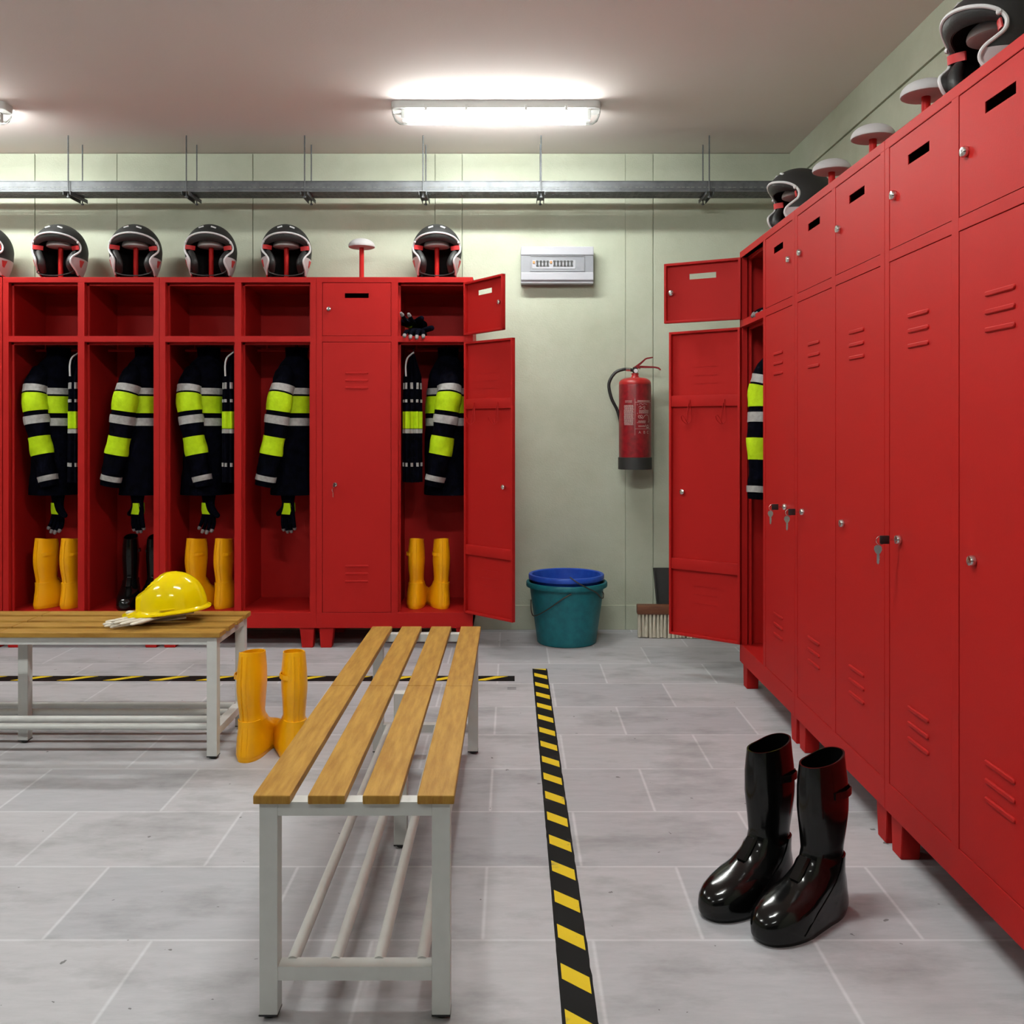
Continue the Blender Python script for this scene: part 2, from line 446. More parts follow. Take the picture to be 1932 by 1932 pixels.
def locker(M, label, doors, name='locker'):
    """doors: list of dicts for cells 0/1"""
    t = thing(name, label, 'locker', M, 'lockers')
    carcass_mb(not doors).build('carcass', RED, t, smooth=12)
    for x, inner in ((.012, 1), (LW-.012, -1)):
        leg_mb(x, inner, .012, .062).build('leg', RED, t, smooth=0)
        leg_mb(x, inner, LD-.07, LD-.02).build('leg', RED, t, smooth=0)
    g = .0022
    for d in doors:
        c = (C1, C2)[d['cell']]; s = d['hinge']     # hinge +1: hinge at the left edge
        w = OP-2*g
        hx = c+g if s > 0 else c+OP-g
        lu = w-.033 if True else 0
        add_door(t, s, hx, Z_SH1+g, Z_TOP-Z_SH1-2*g, w, 'upper', lu, 1.736, d.get('open_up', 0), d.get('label_up'))
        add_door(t, s, hx, Z_FLOOR+g, Z_SH0-Z_FLOOR-2*g, w, 'lower', w-d.get('lk', .066), .838, d.get('open_low', 0), d.get('label_low'))
    return t

ML = [TR(x, YF, 0) for x in (-2.608-.804, -2.607, -1.8045, -1.002)]
for i, m in enumerate(ML):
    ds = []
    lab = ['red double locker at the far left of the back row, only its edge in frame',
           'red doorless double locker with yellow boots left and black boots right',
           'red doorless double locker behind the yellow hard hat, its right cell without boots',
           'red double locker at the right end of the back row, right doors open'][i]
    if i == 3:
        ds = [dict(cell=0, hinge=-1), dict(cell=1, hinge=-1, open_up=R(125), open_low=R(135), label_up='small open door swung out at the right', label_low='tall open door with two hooks inside')]
    locker(ML[i], lab, ds)
MR = [TR(XF, y, 0, R(-90)) for y in (4.13, 3.327, 2.524)]
locker(MR[0], 'red double locker at the far end of the right row, one side open',
       [dict(cell=0, hinge=1, open_up=R(119), open_low=R(129), label_up='small open door with a name slot', label_low='tall open door with two hooks inside'), dict(cell=1, hinge=1, lk=.075)])
locker(MR[1], 'red double locker in the middle of the right row, all four doors shut', [dict(cell=0, hinge=-1), dict(cell=1, hinge=-1)])
locker(MR[2], 'nearest red double locker on the right, cut off by the picture edge, doors shut', [dict(cell=0, hinge=-1), dict(cell=1, hinge=-1)])

# keys hanging in the locks
def key_blank(b, M):
    k = MB()
    pr = [(-.009, 0), (-.010, -.008), (-.006, -.016), (-.003, -.019), (-.003, -.042), (0, -.046), (.003, -.042), (.003, -.036), (.0045, -.033), (.003, -.03), (.0045, -.026), (.003, -.019), (.006, -.016), (.010, -.008), (.009, 0), (.004, .004), (-.004, .004)]
    k.prism(pr, -.001, .001)
    b.merge(k.bm, M)
def key_set(M, u, label):
    t = thing('key_set', label, 'keys', M @ Matrix.Translation((u, 0, .838)), 'keys in the locker locks')
    b = MB(); b.box(-.0012, .0012, -.03, -.012, -.003, .003)
    b.build('key', CHROME, t)
    b = MB(); b.box(-.003, .003, -.052, -.027, -.011, .011, .0025); b.build('key_head', BLACKP, t)
    b = MB(); b.tube([(0, -.05+.011*math.cos(a), -.002+.011*math.sin(a)) for a in [2*PI*k/16 for k in range(16)]], .0011, 6, closed=True); b.build('ring', CHROME, t)
    b = MB(); key_blank(b, TR(0, -.056, -.018, R(60))); b.build('hanging_key', CHROME, t, smooth=0)
g = .0022
key_set(ML[3], C1+.066+g, 'key and spare key in the lock of the shut door on the back row')
key_set(MR[0], C2+OP-.075-g, 'black headed key with spare in the far right-row locker')
key_set(MR[1], C1+.066+g, 'black headed key with spare in the lock of the middle locker of the right row')
key_set(MR[2], C1+.066+g, 'largest black headed key with spare, in the lock of the nearest right locker')

# ------------------------------------------------------------------ helmet stands and helmets
def make_stand():
    t = thing('helmet_stand', 'x', 'helmet stand')
    MB().cyl((0, 0, 0), (0, 0, .195), .0125, n=20).build('stem', HRED if False else RED, t)
    b = MB(); prof = [(0, .188), (.064, .188), (.0695, .191), (.0705, .196)]
    for k in range(1, 10):
        a = k/9*PI/2; prof.append((.0705*math.cos(a), .196+.041*math.sin(a)))
    b.lathe(prof, n=40); b.build('cap', CAPW, t)
    return t

HZ = [(0, .76), (.02, .82), (.05, .905), (.09, .972), (.14, 1.0)]
def hk(z):
    if z <= .14: return interp(HZ, z)
    return math.sqrt(max(0, 1-((z-.14)/.145)**2))
def hpt(phi, z, sc=1, zi=None):
    k = hk(z)*sc
    a, bb, bf = .1325, .158, .150
    c = math.cos(phi); y = (bb if c > 0 else bf)*c*k
    f = max(0, min(1, (abs(math.degrees(phi))-55)/70)); f = f*f*(3-2*f)
    zz = z if zi is None else zi
    if zz < .14: zz += .018*f*(1-zz/.14)
    return Vector((a*k*math.sin(phi), y, zz))
EDGE = catmull([(102, 0, 0), (113, .016, 0), (125, .036, 0), (133, .058, 0), (134, .078, 0), (129, .098, 0), (120, .116, 0), (113, .132, 0), (110.5, .150, 0), (112, .168, 0), (119, .187, 0), (131, .2015, 0), (148, .2115, 0), (166, .217, 0), (180, .2185, 0)], 4)
EDGE = [(p.x, p.y) for p in EDGE]
def make_helmet():
    t = thing('fire_helmet', 'x', 'helmet')
    NA = 72
    rows = [(R(a), z) for a, z in EDGE]+[(PI, lerp(.2185, .2849, math.sin(k/10*PI/2))) for k in range(1, 11)]
    F = R(100)
    def az(pe, j):
        if j < 12: return lerp(-pe, -F, j/12)
        if j > NA-12: return lerp(F, pe, (j-NA+12)/12)
        return lerp(-F, F, (j-12)/(NA-24))
    grid = [[hpt(az(pe, j), z) for j in range(NA+1)] for pe, z in rows]
    black = MB(); white = MB()
    vb = {}; vw = {}
    def V(d, m, i, j):
        if (i, j) not in d: d[i, j] = m.bm.verts.new(grid[i][j])
        return d[i, j]
    for i in range(len(rows)-1):
        for j in range(NA):
            pe = rows[i][0]; ph = abs(az(pe, j+.5)); z = rows[i][1]
            iswhite = z < .092 or (math.degrees(ph) < 41.6 and z < .215)
            d, m = (vw, white) if iswhite else (vb, black)
            try: m.bm.faces.new((V(d, m, i, j), V(d, m, i, j+1), V(d, m, i+1, j+1), V(d, m, i+1, j)))
            except ValueError: pass
    for m, nm, mt in ((black, 'shell', HBLACK), (white, 'lower_panel', HWHITE)):
        m.build(nm, mt, t, smooth=50, weld=True)
    # inner liner with the padded brow that joins it to the edge of the shell
    def zi(z): return z if z < .14 else .14+(z-.14)*.50
    inner = MB()
    rin = [[hpt(-pe*q+2*pe*q*j/NA, z, .84, zi(z)) for j in range(NA+1)] for pe, z in rows for q in [.985+.015*max(0, (pe-2.4)/(PI-2.4))]]
    inner.loft(rin, False)
    brow = MB()
    for side in (0, NA):
        strip = []
        for i in range(len(EDGE)):
            a = grid[i][side]; c = rin[i][side]
            strip.append([a*.985+Vector((0, 0, a.z*.015)), a.lerp(c, .35)+Vector((0, -.006, 0)), a.lerp(c, .75)+Vector((0, -.004, 0)), c+Vector((0, .004, 0))])
        brow.loft(strip, False)
    brow.build('brow_pad', PADB, t, smooth=60, weld=True)
    inner.build('liner', LINER, t, smooth=60)
    left = [grid[i][0] for i in range(len(EDGE))]; right = [grid[i][NA] for i in range(len(EDGE))]
    path = left+right[::-1][1:]
    MB().tube(path, .0052, 8).build('edge_trim', TRIMW, t)
    bot = [hpt(R(-102)+R(204)*k/40, .0, 1.005) for k in range(41)]
    MB().tube(bot, .0035, 6).build('bottom_rim', HRED, t)
    for s in (1, -1):
        # ear pad
        pts = catmull([hpt(s*R(104), .014, .80), hpt(s*R(116), .036, .81), hpt(s*R(123), .062, .815), hpt(s*R(119), .095, .81), hpt(s*R(109), .132, .83)], 5)
        pts = [p+Vector((-s*.008, -.004, 0)) for p in pts]
        MB().tube(pts, [.014+.009*math.sin(PI*min(1, max(0, k/(len(pts)-1)))) for k in range(len(pts))], 14, flat=(1, .9)).build('ear_pad', PADB, t)
        # red headband
        b = MB(); st = []
        for k in range(9):
            u = k/8; lo = hpt(s*R(110.5), .142, 1); hi = hpt(s*R(112), .164, 1)
            o = Vector((-s*(.004+.045*u), -.010+.022*u*u, -.002*u))
            st.append([lo+o, hi+o, hi+o+Vector((0, .004, 0)), lo+o+Vector((0, .004, 0))])
        b.loft(st, True, True, True); b.build('headband', HRED, t)
        # triangle badge
        b = MB(); tri = [(96, .083), (111, .080), (107, .048), (101, .042)]
        lo = [hpt(s*R(a), z, 1.0) for a, z in tri]; hi = [hpt(s*R(a), z, 1.022) for a, z in tri]
        b.loft([lo, hi], True, False, True); b.build('badge', HRED, t, smooth=0)
        # top vents and side screw
        b = MB()
        c = hpt(s*R(158), .253, 1.0); up = Vector((c.x/.1325**2, c.y/.15**2, (c.z-.14)/.145**2)).normalized()
        side = up.cross(Vector((0, 1, 0))).normalized()
        b.tube([c-side*.013+up*.001, c+side*.013+up*.001], .0045, 8, flat=(1, 1)); b.build('vent', TRIMW, t)
        c = hpt(s*R(117), .178, 1.0)
        MB().lathe([(.007, -.002), (.007, .004), (.004, .007), (0, .007)], n=12, M=Matrix.Translation(c) @ Vector((c.x, c.y, .02)).to_track_quat('Z', 'Y').to_matrix().to_4x4()).build('screw', TRIMW, t)
    # chin strap
    pts = catmull([hpt(R(110), .03, .83), Vector((.085, -.09, .016)), Vector((.045, -.11, 0)), Vector((0, -.115, -.004)), Vector((-.045, -.11, 0)), Vector((-.085, -.09, .016)), hpt(R(-110), .03, .83)], 5)
    MB().tube(pts, .0028, 6).build('chin_strap', BLACKP, t)
    return t

stand0 = make_stand(); helm0 = make_helmet()
first = {'s': True, 'h': True}
def put(kind, proto, M, label, group):
    o = proto if first[kind] else copy_tree(proto)
    first[kind] = False
    o.matrix_world = M; o['label'] = label; o['group'] = group
    return o
helmets = [
    (ML[0], 1, 'helmet', 0, 'helmet at the left picture edge, mostly cut off'),
    (ML[1], 0, 'helmet', 4, 'first whole helmet from the left, on the locker with yellow and black boots'),
    (ML[1], 1, 'helmet', 11, 'second whole helmet from the left, above the black boots'),
    (ML[2], 0, 'helmet', 5, 'third whole helmet from the left, above the hard hat'),
    (ML[2], 1, 'helmet', 12, 'fourth whole helmet from the left, beside the bare white capped stand'),
    (ML[3], 0, None, 0, ''),
    (ML[3], 1, 'helmet', 4, 'rightmost helmet on the back row, above the open doors'),
    (MR[0], 0, 'helmet', 6, 'smaller helmet on the right row, at its far end'),
    (MR[0], 1, None, 0, ''), (MR[1], 0, None, 0, ''), (MR[1], 1, None, 0, ''),
    (MR[2], 0, 'helmet', 4, 'large helmet at the top right corner of the picture'),
]
bare = ['white capped red stand without a helmet, alone on the back row',
        'smallest bare white capped stand, next to the far helmet on the right row',
        'middle one of the three bare white capped stands on the right row',
        'largest bare white capped stand, next to the near helmet on the right row']
bi = 0
for M, cell, hel, yaw, lab in helmets:
    P = M @ Matrix.Translation((LW*.25+LW*.5*cell, .2, LH))
    if hel:
        put('s', stand0, P, 'red stem stand inside the '+lab.split(',')[0], 'helmet stands')
        put('h', helm0, P @ Matrix.Translation((0, .0, .026)) @ Matrix.Rotation(R(yaw), 4, 'Z'), 'black open-face '+lab, 'helmets on the lockers')
    else:
        put('s', stand0, P, bare[bi], 'helmet stands'); bi += 1

# ------------------------------------------------------------------ boots
def boot_rings(zs, off=0, front_cut=None):
    rings = []
    for z in zs:
        xb = interp([(0, -.070), (.012, -.073), (.03, -.071), (.07, -.064), (.11, -.059), (.15, -.059), (.19, -.068), (.23, -.076), (.27, -.078), (.31, -.075), (.37, -.067)], z)
        xf = interp([(0, .220), (.012, .228), (.03, .230), (.048, .226), (.062, .214), (.074, .193), (.084, .164), (.094, .132), (.106, .104), (.12, .084), (.14, .067), (.16, .060), (.20, .064), (.26, .072), (.31, .073), (.37, .068)], z)
        hw = interp([(0, .047), (.012, .050), (.04, .050), (.06, .049), (.085, .045), (.12, .038), (.15, .0365), (.20, .040), (.25, .0435), (.31, .0415), (.37, .036)], z)
        ring = []
        n = 44
        c = (xb+xf)/2; h = (xf-xb)/2+off
        for k in range(n):
            a = 2*PI*k/n
            ca, sa = math.cos(a), math.sin(a)
            e = .66 if z < .09 else .85
            x = c+h*math.copysign(abs(ca)**e, ca)
            y = (hw+off)*math.copysign(abs(sa)**(.8 if z < .09 else .9), sa)
            u = (x-xb)/(xf-xb)
            if z < .13:       # foot outline: narrow heel and waist, broad ball
                wgt = max(0, min(1, (.13-z)/.06))
                y *= lerp(1, .85+.24*math.sin(min(1, max(0, u))*PI*.70)-.13*math.exp(-((u-.42)/.16)**2), wgt)
                y += wgt*.006*math.sin(u*PI)
            ring.append(Vector((x, y, z)))
        rings.append(ring)
    return rings
def make_boot(m, cat, name='rubber_boot'):
    t = thing(name, 'x', 'boot')
    zs = [.014, .02, .03, .04, .048, .055, .061, .066, .071, .075, .080, .085, .092, .10, .11, .12, .128]
    b = MB()
    zsh = [.128, .14, .16, .18, .20, .22, .24, .26, .28, .31, .34, .362, .369]
    rings = boot_rings(zs, .0035)+boot_rings([.1315], .0035)+boot_rings(zsh[1:], 0)
    # slight dip of the top edge at front and back
    top = rings[-1]
    inn = [[p+(Vector((p.x*.0, 0, 0))) for p in top]]
    def shrink(r, d): return [Vector((p.x*(1-d/.055), p.y*(1-d/.042), p.z)) for p in r]
    for r in (rings[-1], rings[-2]):
        for p in r: p.z += -.13*p.x*(1 if r is rings[-1] else .6)+.002*math.cos(2*math.atan2(p.y, p.x))*(1 if r is rings[-1] else .5)-(.0 if r is rings[-1] else 0)
    rin = [shrink(rings[-1], .004)]+[shrink(r, .004) for r in rings[-2:-10:-1]]
    b.loft(rings, True, True, False)
    b.loft([rings[-1]]+rin, True, False, True)
    b.build('boot_body', m, t, smooth=40, weld=True)
    MB().loft(boot_rings([0, .003, .012, .0165], .003), True, True, True).build('sole', m, t, smooth=40)
    # heel counter: a thicker rear cup with a slanting front edge
    b = MB(); rr = []
    for i, z in enumerate([.018, .035, .055, .075, .095, .115, .137]):
        ring = boot_rings([z], .0055)[0]
        amax = lerp(72, 112, i/6)
        k0 = [p for p in ring]
        lim = [j for j in range(44)]
        sel = []
        for q in range(21):
            a = R(lerp(180-(180-amax)*1.0, 180+(180-amax)*1.0, q/20))
            f = a/(2*PI)*44; j = int(f) % 44; tt = f-int(f)
            sel.append(ring[j].lerp(ring[(j+1) % 44], tt))
        rr.append(sel)
    base = [[Vector((p.x*.97, p.y*.95, p.z)) for p in r] for r in rr]
    b.loft(rr, False)
    b.loft([rr[-1], [Vector((p.x*.92, p.y*.92, p.z+.001)) for p in rr[-1]]], False)
    b.loft([[r[0] for r in rr], [Vector((r[0].x, r[0].y*.9, r[0].z)) for r in rr]], False)
    b.loft([[r[-1] for r in rr], [Vector((r[-1].x, r[-1].y*.9, r[-1].z)) for r in rr]], False)
    b.build('heel_counter', m, t, smooth=40, weld=True)
    # back seam rib
    zz = [.02, .06, .1, .14, .18, .22, .26, .3, .34, .366]
    b = MB()
    for dy in (-.009, .009):
        b.loft([[Vector((r[22].x-.001, dy-.0014, r[22].z)), Vector((r[22].x-.0022-(.004 if z < .135 else 0), dy-.0009, r[22].z)), Vector((r[22].x-.0022-(.004 if z < .135 else 0), dy+.0009, r[22].z)), Vector((r[22].x+.003, dy+.0014, r[22].z))] for z in zz for r in [boot_rings([z])[0]]], True, True, True)
    b.build('seam_rib', m, t)
    # calf strap on the outer side
    b = MB(); z = .292
    ring = boot_rings([z])[0]
    path = [ring[11+k]+Vector((0, .0+(.008 if 1 <= k <= 5 else .002), 0)) for k in range(-2, 9)]
    b.loft([[p+Vector((0, -.002, -.008)), p+Vector((0, .0015, -.008)), p+Vector((0, .0015, .008)), p+Vector((0, -.002, .008))] for p in path[1:10]], True, True, True)
    b.build('strap', m, t)
    # instep tab
    b = MB(); x0 = .058
    b.loft([[Vector((lerp(.104, .064, k/5), -.014, lerp(.108, .150, k/5))), Vector((lerp(.104, .064, k/5)+.006, -.010, lerp(.108, .150, k/5)+.003)), Vector((lerp(.104, .064, k/5)+.006, .010, lerp(.108, .150, k/5)+.003)), Vector((lerp(.104, .064, k/5), .014, lerp(.108, .150, k/5)))] for k in range(6)], True, True, True)
    b.build('instep_tab', m, t)
    return t
yb = make_boot(YBOOT, ''); bb = make_boot(BBOOT, '')
used = {'y': False, 'b': False}
def put_boot(c, x, y, z, dirx, diry, label, group, mirror=False):
    p = yb if c == 'y' else bb
    o = copy_tree(p) if used[c] else p
    used[c] = True
    o.matrix_world = TR(x, y, z, math.atan2(diry, dirx)) @ Matrix.Diagonal((1, -1 if mirror else 1, .972, 1))
    o['label'] = label; o['group'] = group
    return o
ZI = Z_FLOOR+.0005
put_boot('y', -2.462, 4.965, ZI, .30, .95, 'yellow rubber boot seen from the side, in the leftmost open locker cell', 'yellow boots in the lockers', True)
put_boot('y', -2.327, 4.965, ZI, .20, .98, 'yellow rubber boot seen from behind, right of the pair in the leftmost open cell', 'yellow boots in the lockers', True)
put_boot('b', -2.055, 5.06, ZI, .26, -1, 'left black rubber boot in the second open cell, toe to the room', 'black boots in the locker')
put_boot('b', -1.925, 5.06, ZI, .18, -1, 'right black rubber boot in the second open cell, half behind the hard hat', 'black boots in the locker', True)
put_boot('y', -1.668, 4.965, ZI, .28, .95, 'left yellow rubber boot in the locker cell right behind the yellow hard hat', 'yellow boots in the lockers', True)
put_boot('y', -1.523, 4.965, ZI, .14, .98, 'right yellow rubber boot in the locker cell behind the hard hat', 'yellow boots in the lockers', True)
put_boot('y', -.505, 4.965, ZI, .05, .95, 'left yellow rubber boot in the open cell at the right end of the back row', 'yellow boots in the lockers')
put_boot('y', -.374, 4.965, ZI, -.26, .95, 'right yellow boot in the open cell at the right end of the back row', 'yellow boots in the lockers')
put_boot('y', -.893, 3.228, 0, .13, .98, 'left yellow rubber boot of the pair standing on the floor between the benches', 'yellow boots on the floor')
put_boot('y', -.749, 3.228, 0, -.34, .93, 'right yellow rubber boot on the floor, partly behind the front bench', 'yellow boots on the floor')
put_boot('b', .626, 2.285, 0, -.80, -.60, 'farther glossy black rubber boot on the floor in front of the right lockers', 'black boots on the floor')
put_boot('b', .722, 2.185, 0, -.80, -.60, 'nearer glossy black rubber boot on the floor by the right lockers', 'black boots on the floor')

# ------------------------------------------------------------------ jackets, trousers
def wr(p, amp, f=9, seed=0):
    v = Vector((p.x*f+seed, p.y*f, p.z*f*.8))
    return amp*noise.noise(v)+amp*.5*noise.noise(v*2.3+Vector((5, 1, 2)))
def torso_ring(zr, seed, off=0, n=40):
    a, b = interp([(0, .138, .128), (.15, .136, .122), (.35, .135, .115), (.50, .132, .112), (.60, .128, .105), (.66, .118, .088), (.70, .092, .068), (.725, .06, .055), (.735, .056, .052), (.78, .062, .056)], zr)
    out = []
    for k in range(n):
        t = 2*PI*k/n
        p = Vector((a*math.copysign(abs(math.cos(t))**.85, math.cos(t)), b*math.copysign(abs(math.sin(t))**.85, math.sin(t)), zr))
        d = wr(p, .010 if zr < .7 else .003, 8, seed)+off
        nrm = Vector((math.cos(t), math.sin(t), 0))
        out.append(p+nrm*d)
    return out
def sleeve_path(lean, zr):
    # lean: local offset of the cuff (dx, dy)
    t = (.68-zr)/.62
    t = max(0, t)
    x = -interp([(0, .085), (.12, .125), (.3, .150), (.6, .152), (1, .150)], t)
    f = max(0, (t-.15)/.85)**1.35
    return Vector((x+lean.x*f, lean.y*f, zr))
def sleeve_ring(lean, zr, seed, off=0, n=26, sgn=1):
    r = interp([(.05, .045), (.10, .05), (.26, .056), (.40, .060), (.50, .064), (.58, .062), (.64, .052), (.68, .030)], zr)
    c = sleeve_path(lean, zr)
    c2 = sleeve_path(lean, zr+.02)
    ax = (c2-c).normalized()
    u = ax.cross(Vector((0, 1, 0))).normalized(); v = ax.cross(u)
    out = []
    for k in range(n):
        t = 2*PI*k/n
        q = c+u*(r*math.cos(t))*.92+v*(r*math.sin(t))
        d = wr(q, .009, 14, seed+3)+off
        q = q+(u*math.cos(t)+v*math.sin(t))*d
        out.append(Vector((q.x if sgn > 0 else -q.x-.028, q.y, q.z)))
    return out
def steps(a, b, n): return [lerp(a, b, k/n) for k in range(n+1)]
JW = .775       # hem height
def make_jacket(M, x, y, rho, leanw, label, seed):
    """M: locker matrix; leanw: cuff shift in locker coordinates"""
    Mj = M @ TR(x, y, JW, rho)
    t = thing('fire_jacket', label, 'jacket', Mj, 'jackets in the lockers')
    lean = Matrix.Rotation(-rho, 3, 'Z') @ Vector((leanw[0], leanw[1], 0))
    b = MB()
    b.loft([torso_ring(z, seed) for z in steps(0, .78, 60)], True, True, True)
    b.build('torso', CLOTH, t, smooth=60)
    l2 = Vector((.075, .0, 0))
    for sgn, ln in ((1, lean), (-1, l2)):
        b = MB(); b.loft([sleeve_ring(ln, z, seed, 0, 26, sgn) for z in steps(.05, .68, 56)], True, True, True)
        sl = b.build('sleeve', CLOTH, t, smooth=60)
        for z0, z1, mt, nm in ((.535, .571, SILVER, 'silver_band'), (.440, .526, LIME, 'lime_band'), (.374, .416, SILVER, 'silver_band'), (.215, .307, LIME, 'lime_band'), (.078, .105, SILVER, 'cuff_band')):
            if sgn < 0 and z0 > .3: continue
            b = MB(); rs = [sleeve_ring(ln, z, seed, .0035, 26, sgn) for z in steps(z0, z1, 6)]
            rs = [sleeve_ring(ln, z0, seed, -.002, 26, sgn)]+rs+[sleeve_ring(ln, z1, seed, -.002, 26, sgn)]
            b.loft(rs, True); b.build(nm, mt, sl, smooth=60)
    for z0, z1, mt, nm in ((.529, .562, SILVER, 'silver_band'), (.430, .519, LIME, 'lime_band'), (.364, .404, SILVER, 'silver_band')):
        b = MB(); rs = [torso_ring(z0, seed, -.002)]+[torso_ring(z, seed, .003) for z in steps(z0, z1, 6)]+[torso_ring(z1, seed, -.002)]
        b.loft(rs, True); b.build(nm, mt, t, smooth=60)
    # loop over the coat rail
    c = Vector((0, .0, .0))
    MB().tube([(.012, .0, .765), (.010, 0, .795), (0, .0, .803), (-.010, 0, .795), (-.012, 0, .765)], .0025, 6).build('hanging_loop', BLACKP, t)
    return t
J = [
    (ML[1], .182, .217, 63, (.085, -.005), 'navy jacket with lime bands in the leftmost open cell, above yellow boots', 1.3),
    (ML[1], .652, .217, 72, (-.085, -.01), 'navy jacket with lime bands above the black boots', 8.1),
    (ML[2], .182, .217, 63, (.085, -.005), 'navy jacket with lime bands in the open cell above the hard hat', 1.3),
    (ML[2], .652, .217, 72, (-.085, -.01), 'navy jacket with lime bands in the open cell that has no boots', 8.1),
    (ML[3], .660, .217, 98, (-.085, -.01), 'navy jacket with lime bands behind the open doors of the back row', 4.4),
    (MR[0], .175, .214, 72, (.03, -.03), 'navy jacket with lime bands hanging in the open cell of the right row', 6.2),
]
for M, x, y, rho, lw, lab, sd in J: make_jacket(M, x, y, R(rho), lw, lab, sd)

def flute_ring(z, off=0, n=90, amp=.16):
    a, b = interp([(0, .036, .05), (.06, .045, .062), (.3, .045, .066), (.5, .045, .066), (.68, .042, .06), (.76, .020, .03), (.80, .010, .014)], z)
    out = []
    for k in range(n):
        t = 2*PI*k/n
        fl = 1+amp*math.cos(9*t+1.3*math.sin(3*z))
        out.append(Vector(((a*fl+off)*math.cos(t)+.004*noise.noise(Vector((t, z*6, 0))), (b*fl+off)*math.sin(t), z)))
    return out
def make_trousers(M, x, y, label, yaw):
    t = thing('overtrousers', label, 'trousers', M @ TR(x, y, .715, R(yaw)), 'gathered trousers in the lockers')
    MB().loft([flute_ring(z) for z in steps(.13, .80, 50)], True, True, True).build('trouser_body', CLOTH, t, smooth=60)
    for z0, z1, mt, nm in ((.615, .648, SILVER, 'silver_band'), (.545, .561, SILVER, 'silver_band'), (.41, .498, LIME, 'lime_band'), (.385, .407, SILVER, 'silver_band'), (.212, .232, SILVER, 'silver_band')):
        am, of = (.16, .0015) if mt is LIME or z0 == .385 else (.20, -.0002)
        MB().loft([flute_ring(z0, -.004, amp=am)]+[flute_ring(z, of, amp=am) for z in steps(z0, z1, 3)]+[flute_ring(z1, -.004, amp=am)], True).build(nm, mt, t, smooth=60)
    pts = catmull([(-.028, -.058, .68), (-.030, -.056, .735), (-.022, -.05, .775), (-.004, -.01, .80), (.006, .0, .81)], 6)
    MB().tube(pts, .0045, 8).build('white_strap', TRIMW, t)
    MB().tube([(.006, 0, .79), (.006, 0, .822), (.002, .005, .83)], .003, 6).build('hanging_loop', BLACKP, t)
    return t
make_trousers(ML[1], .342, .105, 'gathered navy trousers half hidden by the divider in the leftmost open locker', 10)
make_trousers(ML[2], .342, .105, 'gathered navy trousers half hidden by the divider right of the hard hat', 10)
make_trousers(ML[3], .480, .125, 'gathered navy trousers with pleated lime band behind the open doors', 0)

# ------------------------------------------------------------------ gloves
def glove_mesh(spread=1, curl=.25, flat=1.0, thumb=1):
    """hand pointing along -z, palm width along x, thickness along y; thumb on +x"""
    b = MB()
    rings = []
    for z, a, bb_ in ((.03, .046, .030), (0, .044, .028), (-.03, .038, .024), (-.05, .040, .022), (-.08, .046, .021), (-.105, .046, .018), (-.115, .040, .012)):
        rings.append([Vector((a*math.cos(2*PI*k/20), bb_*flat*math.sin(2*PI*k/20), z)) for k in range(20)])
    b.loft(rings, True, True, True)
    tips = []
    for i, (x, L) in enumerate(((-.034, .074), (-.0115, .094), (.0115, .098), (.034, .086))):
        dx = (x*.38)*spread
        p = [Vector((x, 0, -.09)), Vector((x+dx*.5, -.004*curl, -.115)), Vector((x+dx, -.035*curl*L/.08, -.115-L*.45)), Vector((x+dx*1.15, -.11*curl*L/.08, -.115-L*.85))]
        pts = catmull(p, 4)
        n = len(pts)
        b.tube(pts, [.0108]*(n-4)+[.0102, .0098, .0085, .005], 10)
        tips.append((pts[-4:], i))
    th = catmull([Vector((.022, -.002, -.045)), Vector((.046, -.010, -.07)), Vector((.072, -.016, -.090)), Vector((.096, -.02, -.104))], 4)
    b.tube(th, [.015]*(len(th)-2)+[.012, .007], 10)
    bmesh.ops.recalc_face_normals(b.bm, faces=b.bm.faces[:])
    me = bpy.data.meshes.new('g'); b.bm.to_mesh(me); b.bm.free()
    o = bpy.data.objects.new('g', me); COL.objects.link(o)
    r = o.modifiers.new('r', 'REMESH'); r.mode = 'VOXEL'; r.voxel_size = .003
    s = o.modifiers.new('s', 'SMOOTH'); s.factor = .5; s.iterations = 4
    dg = bpy.context.evaluated_depsgraph_get()
    m2 = bpy.data.meshes.new_from_object(o.evaluated_get(dg))
    bpy.data.objects.remove(o)
    m2.shade_smooth()
    return m2, tips, th
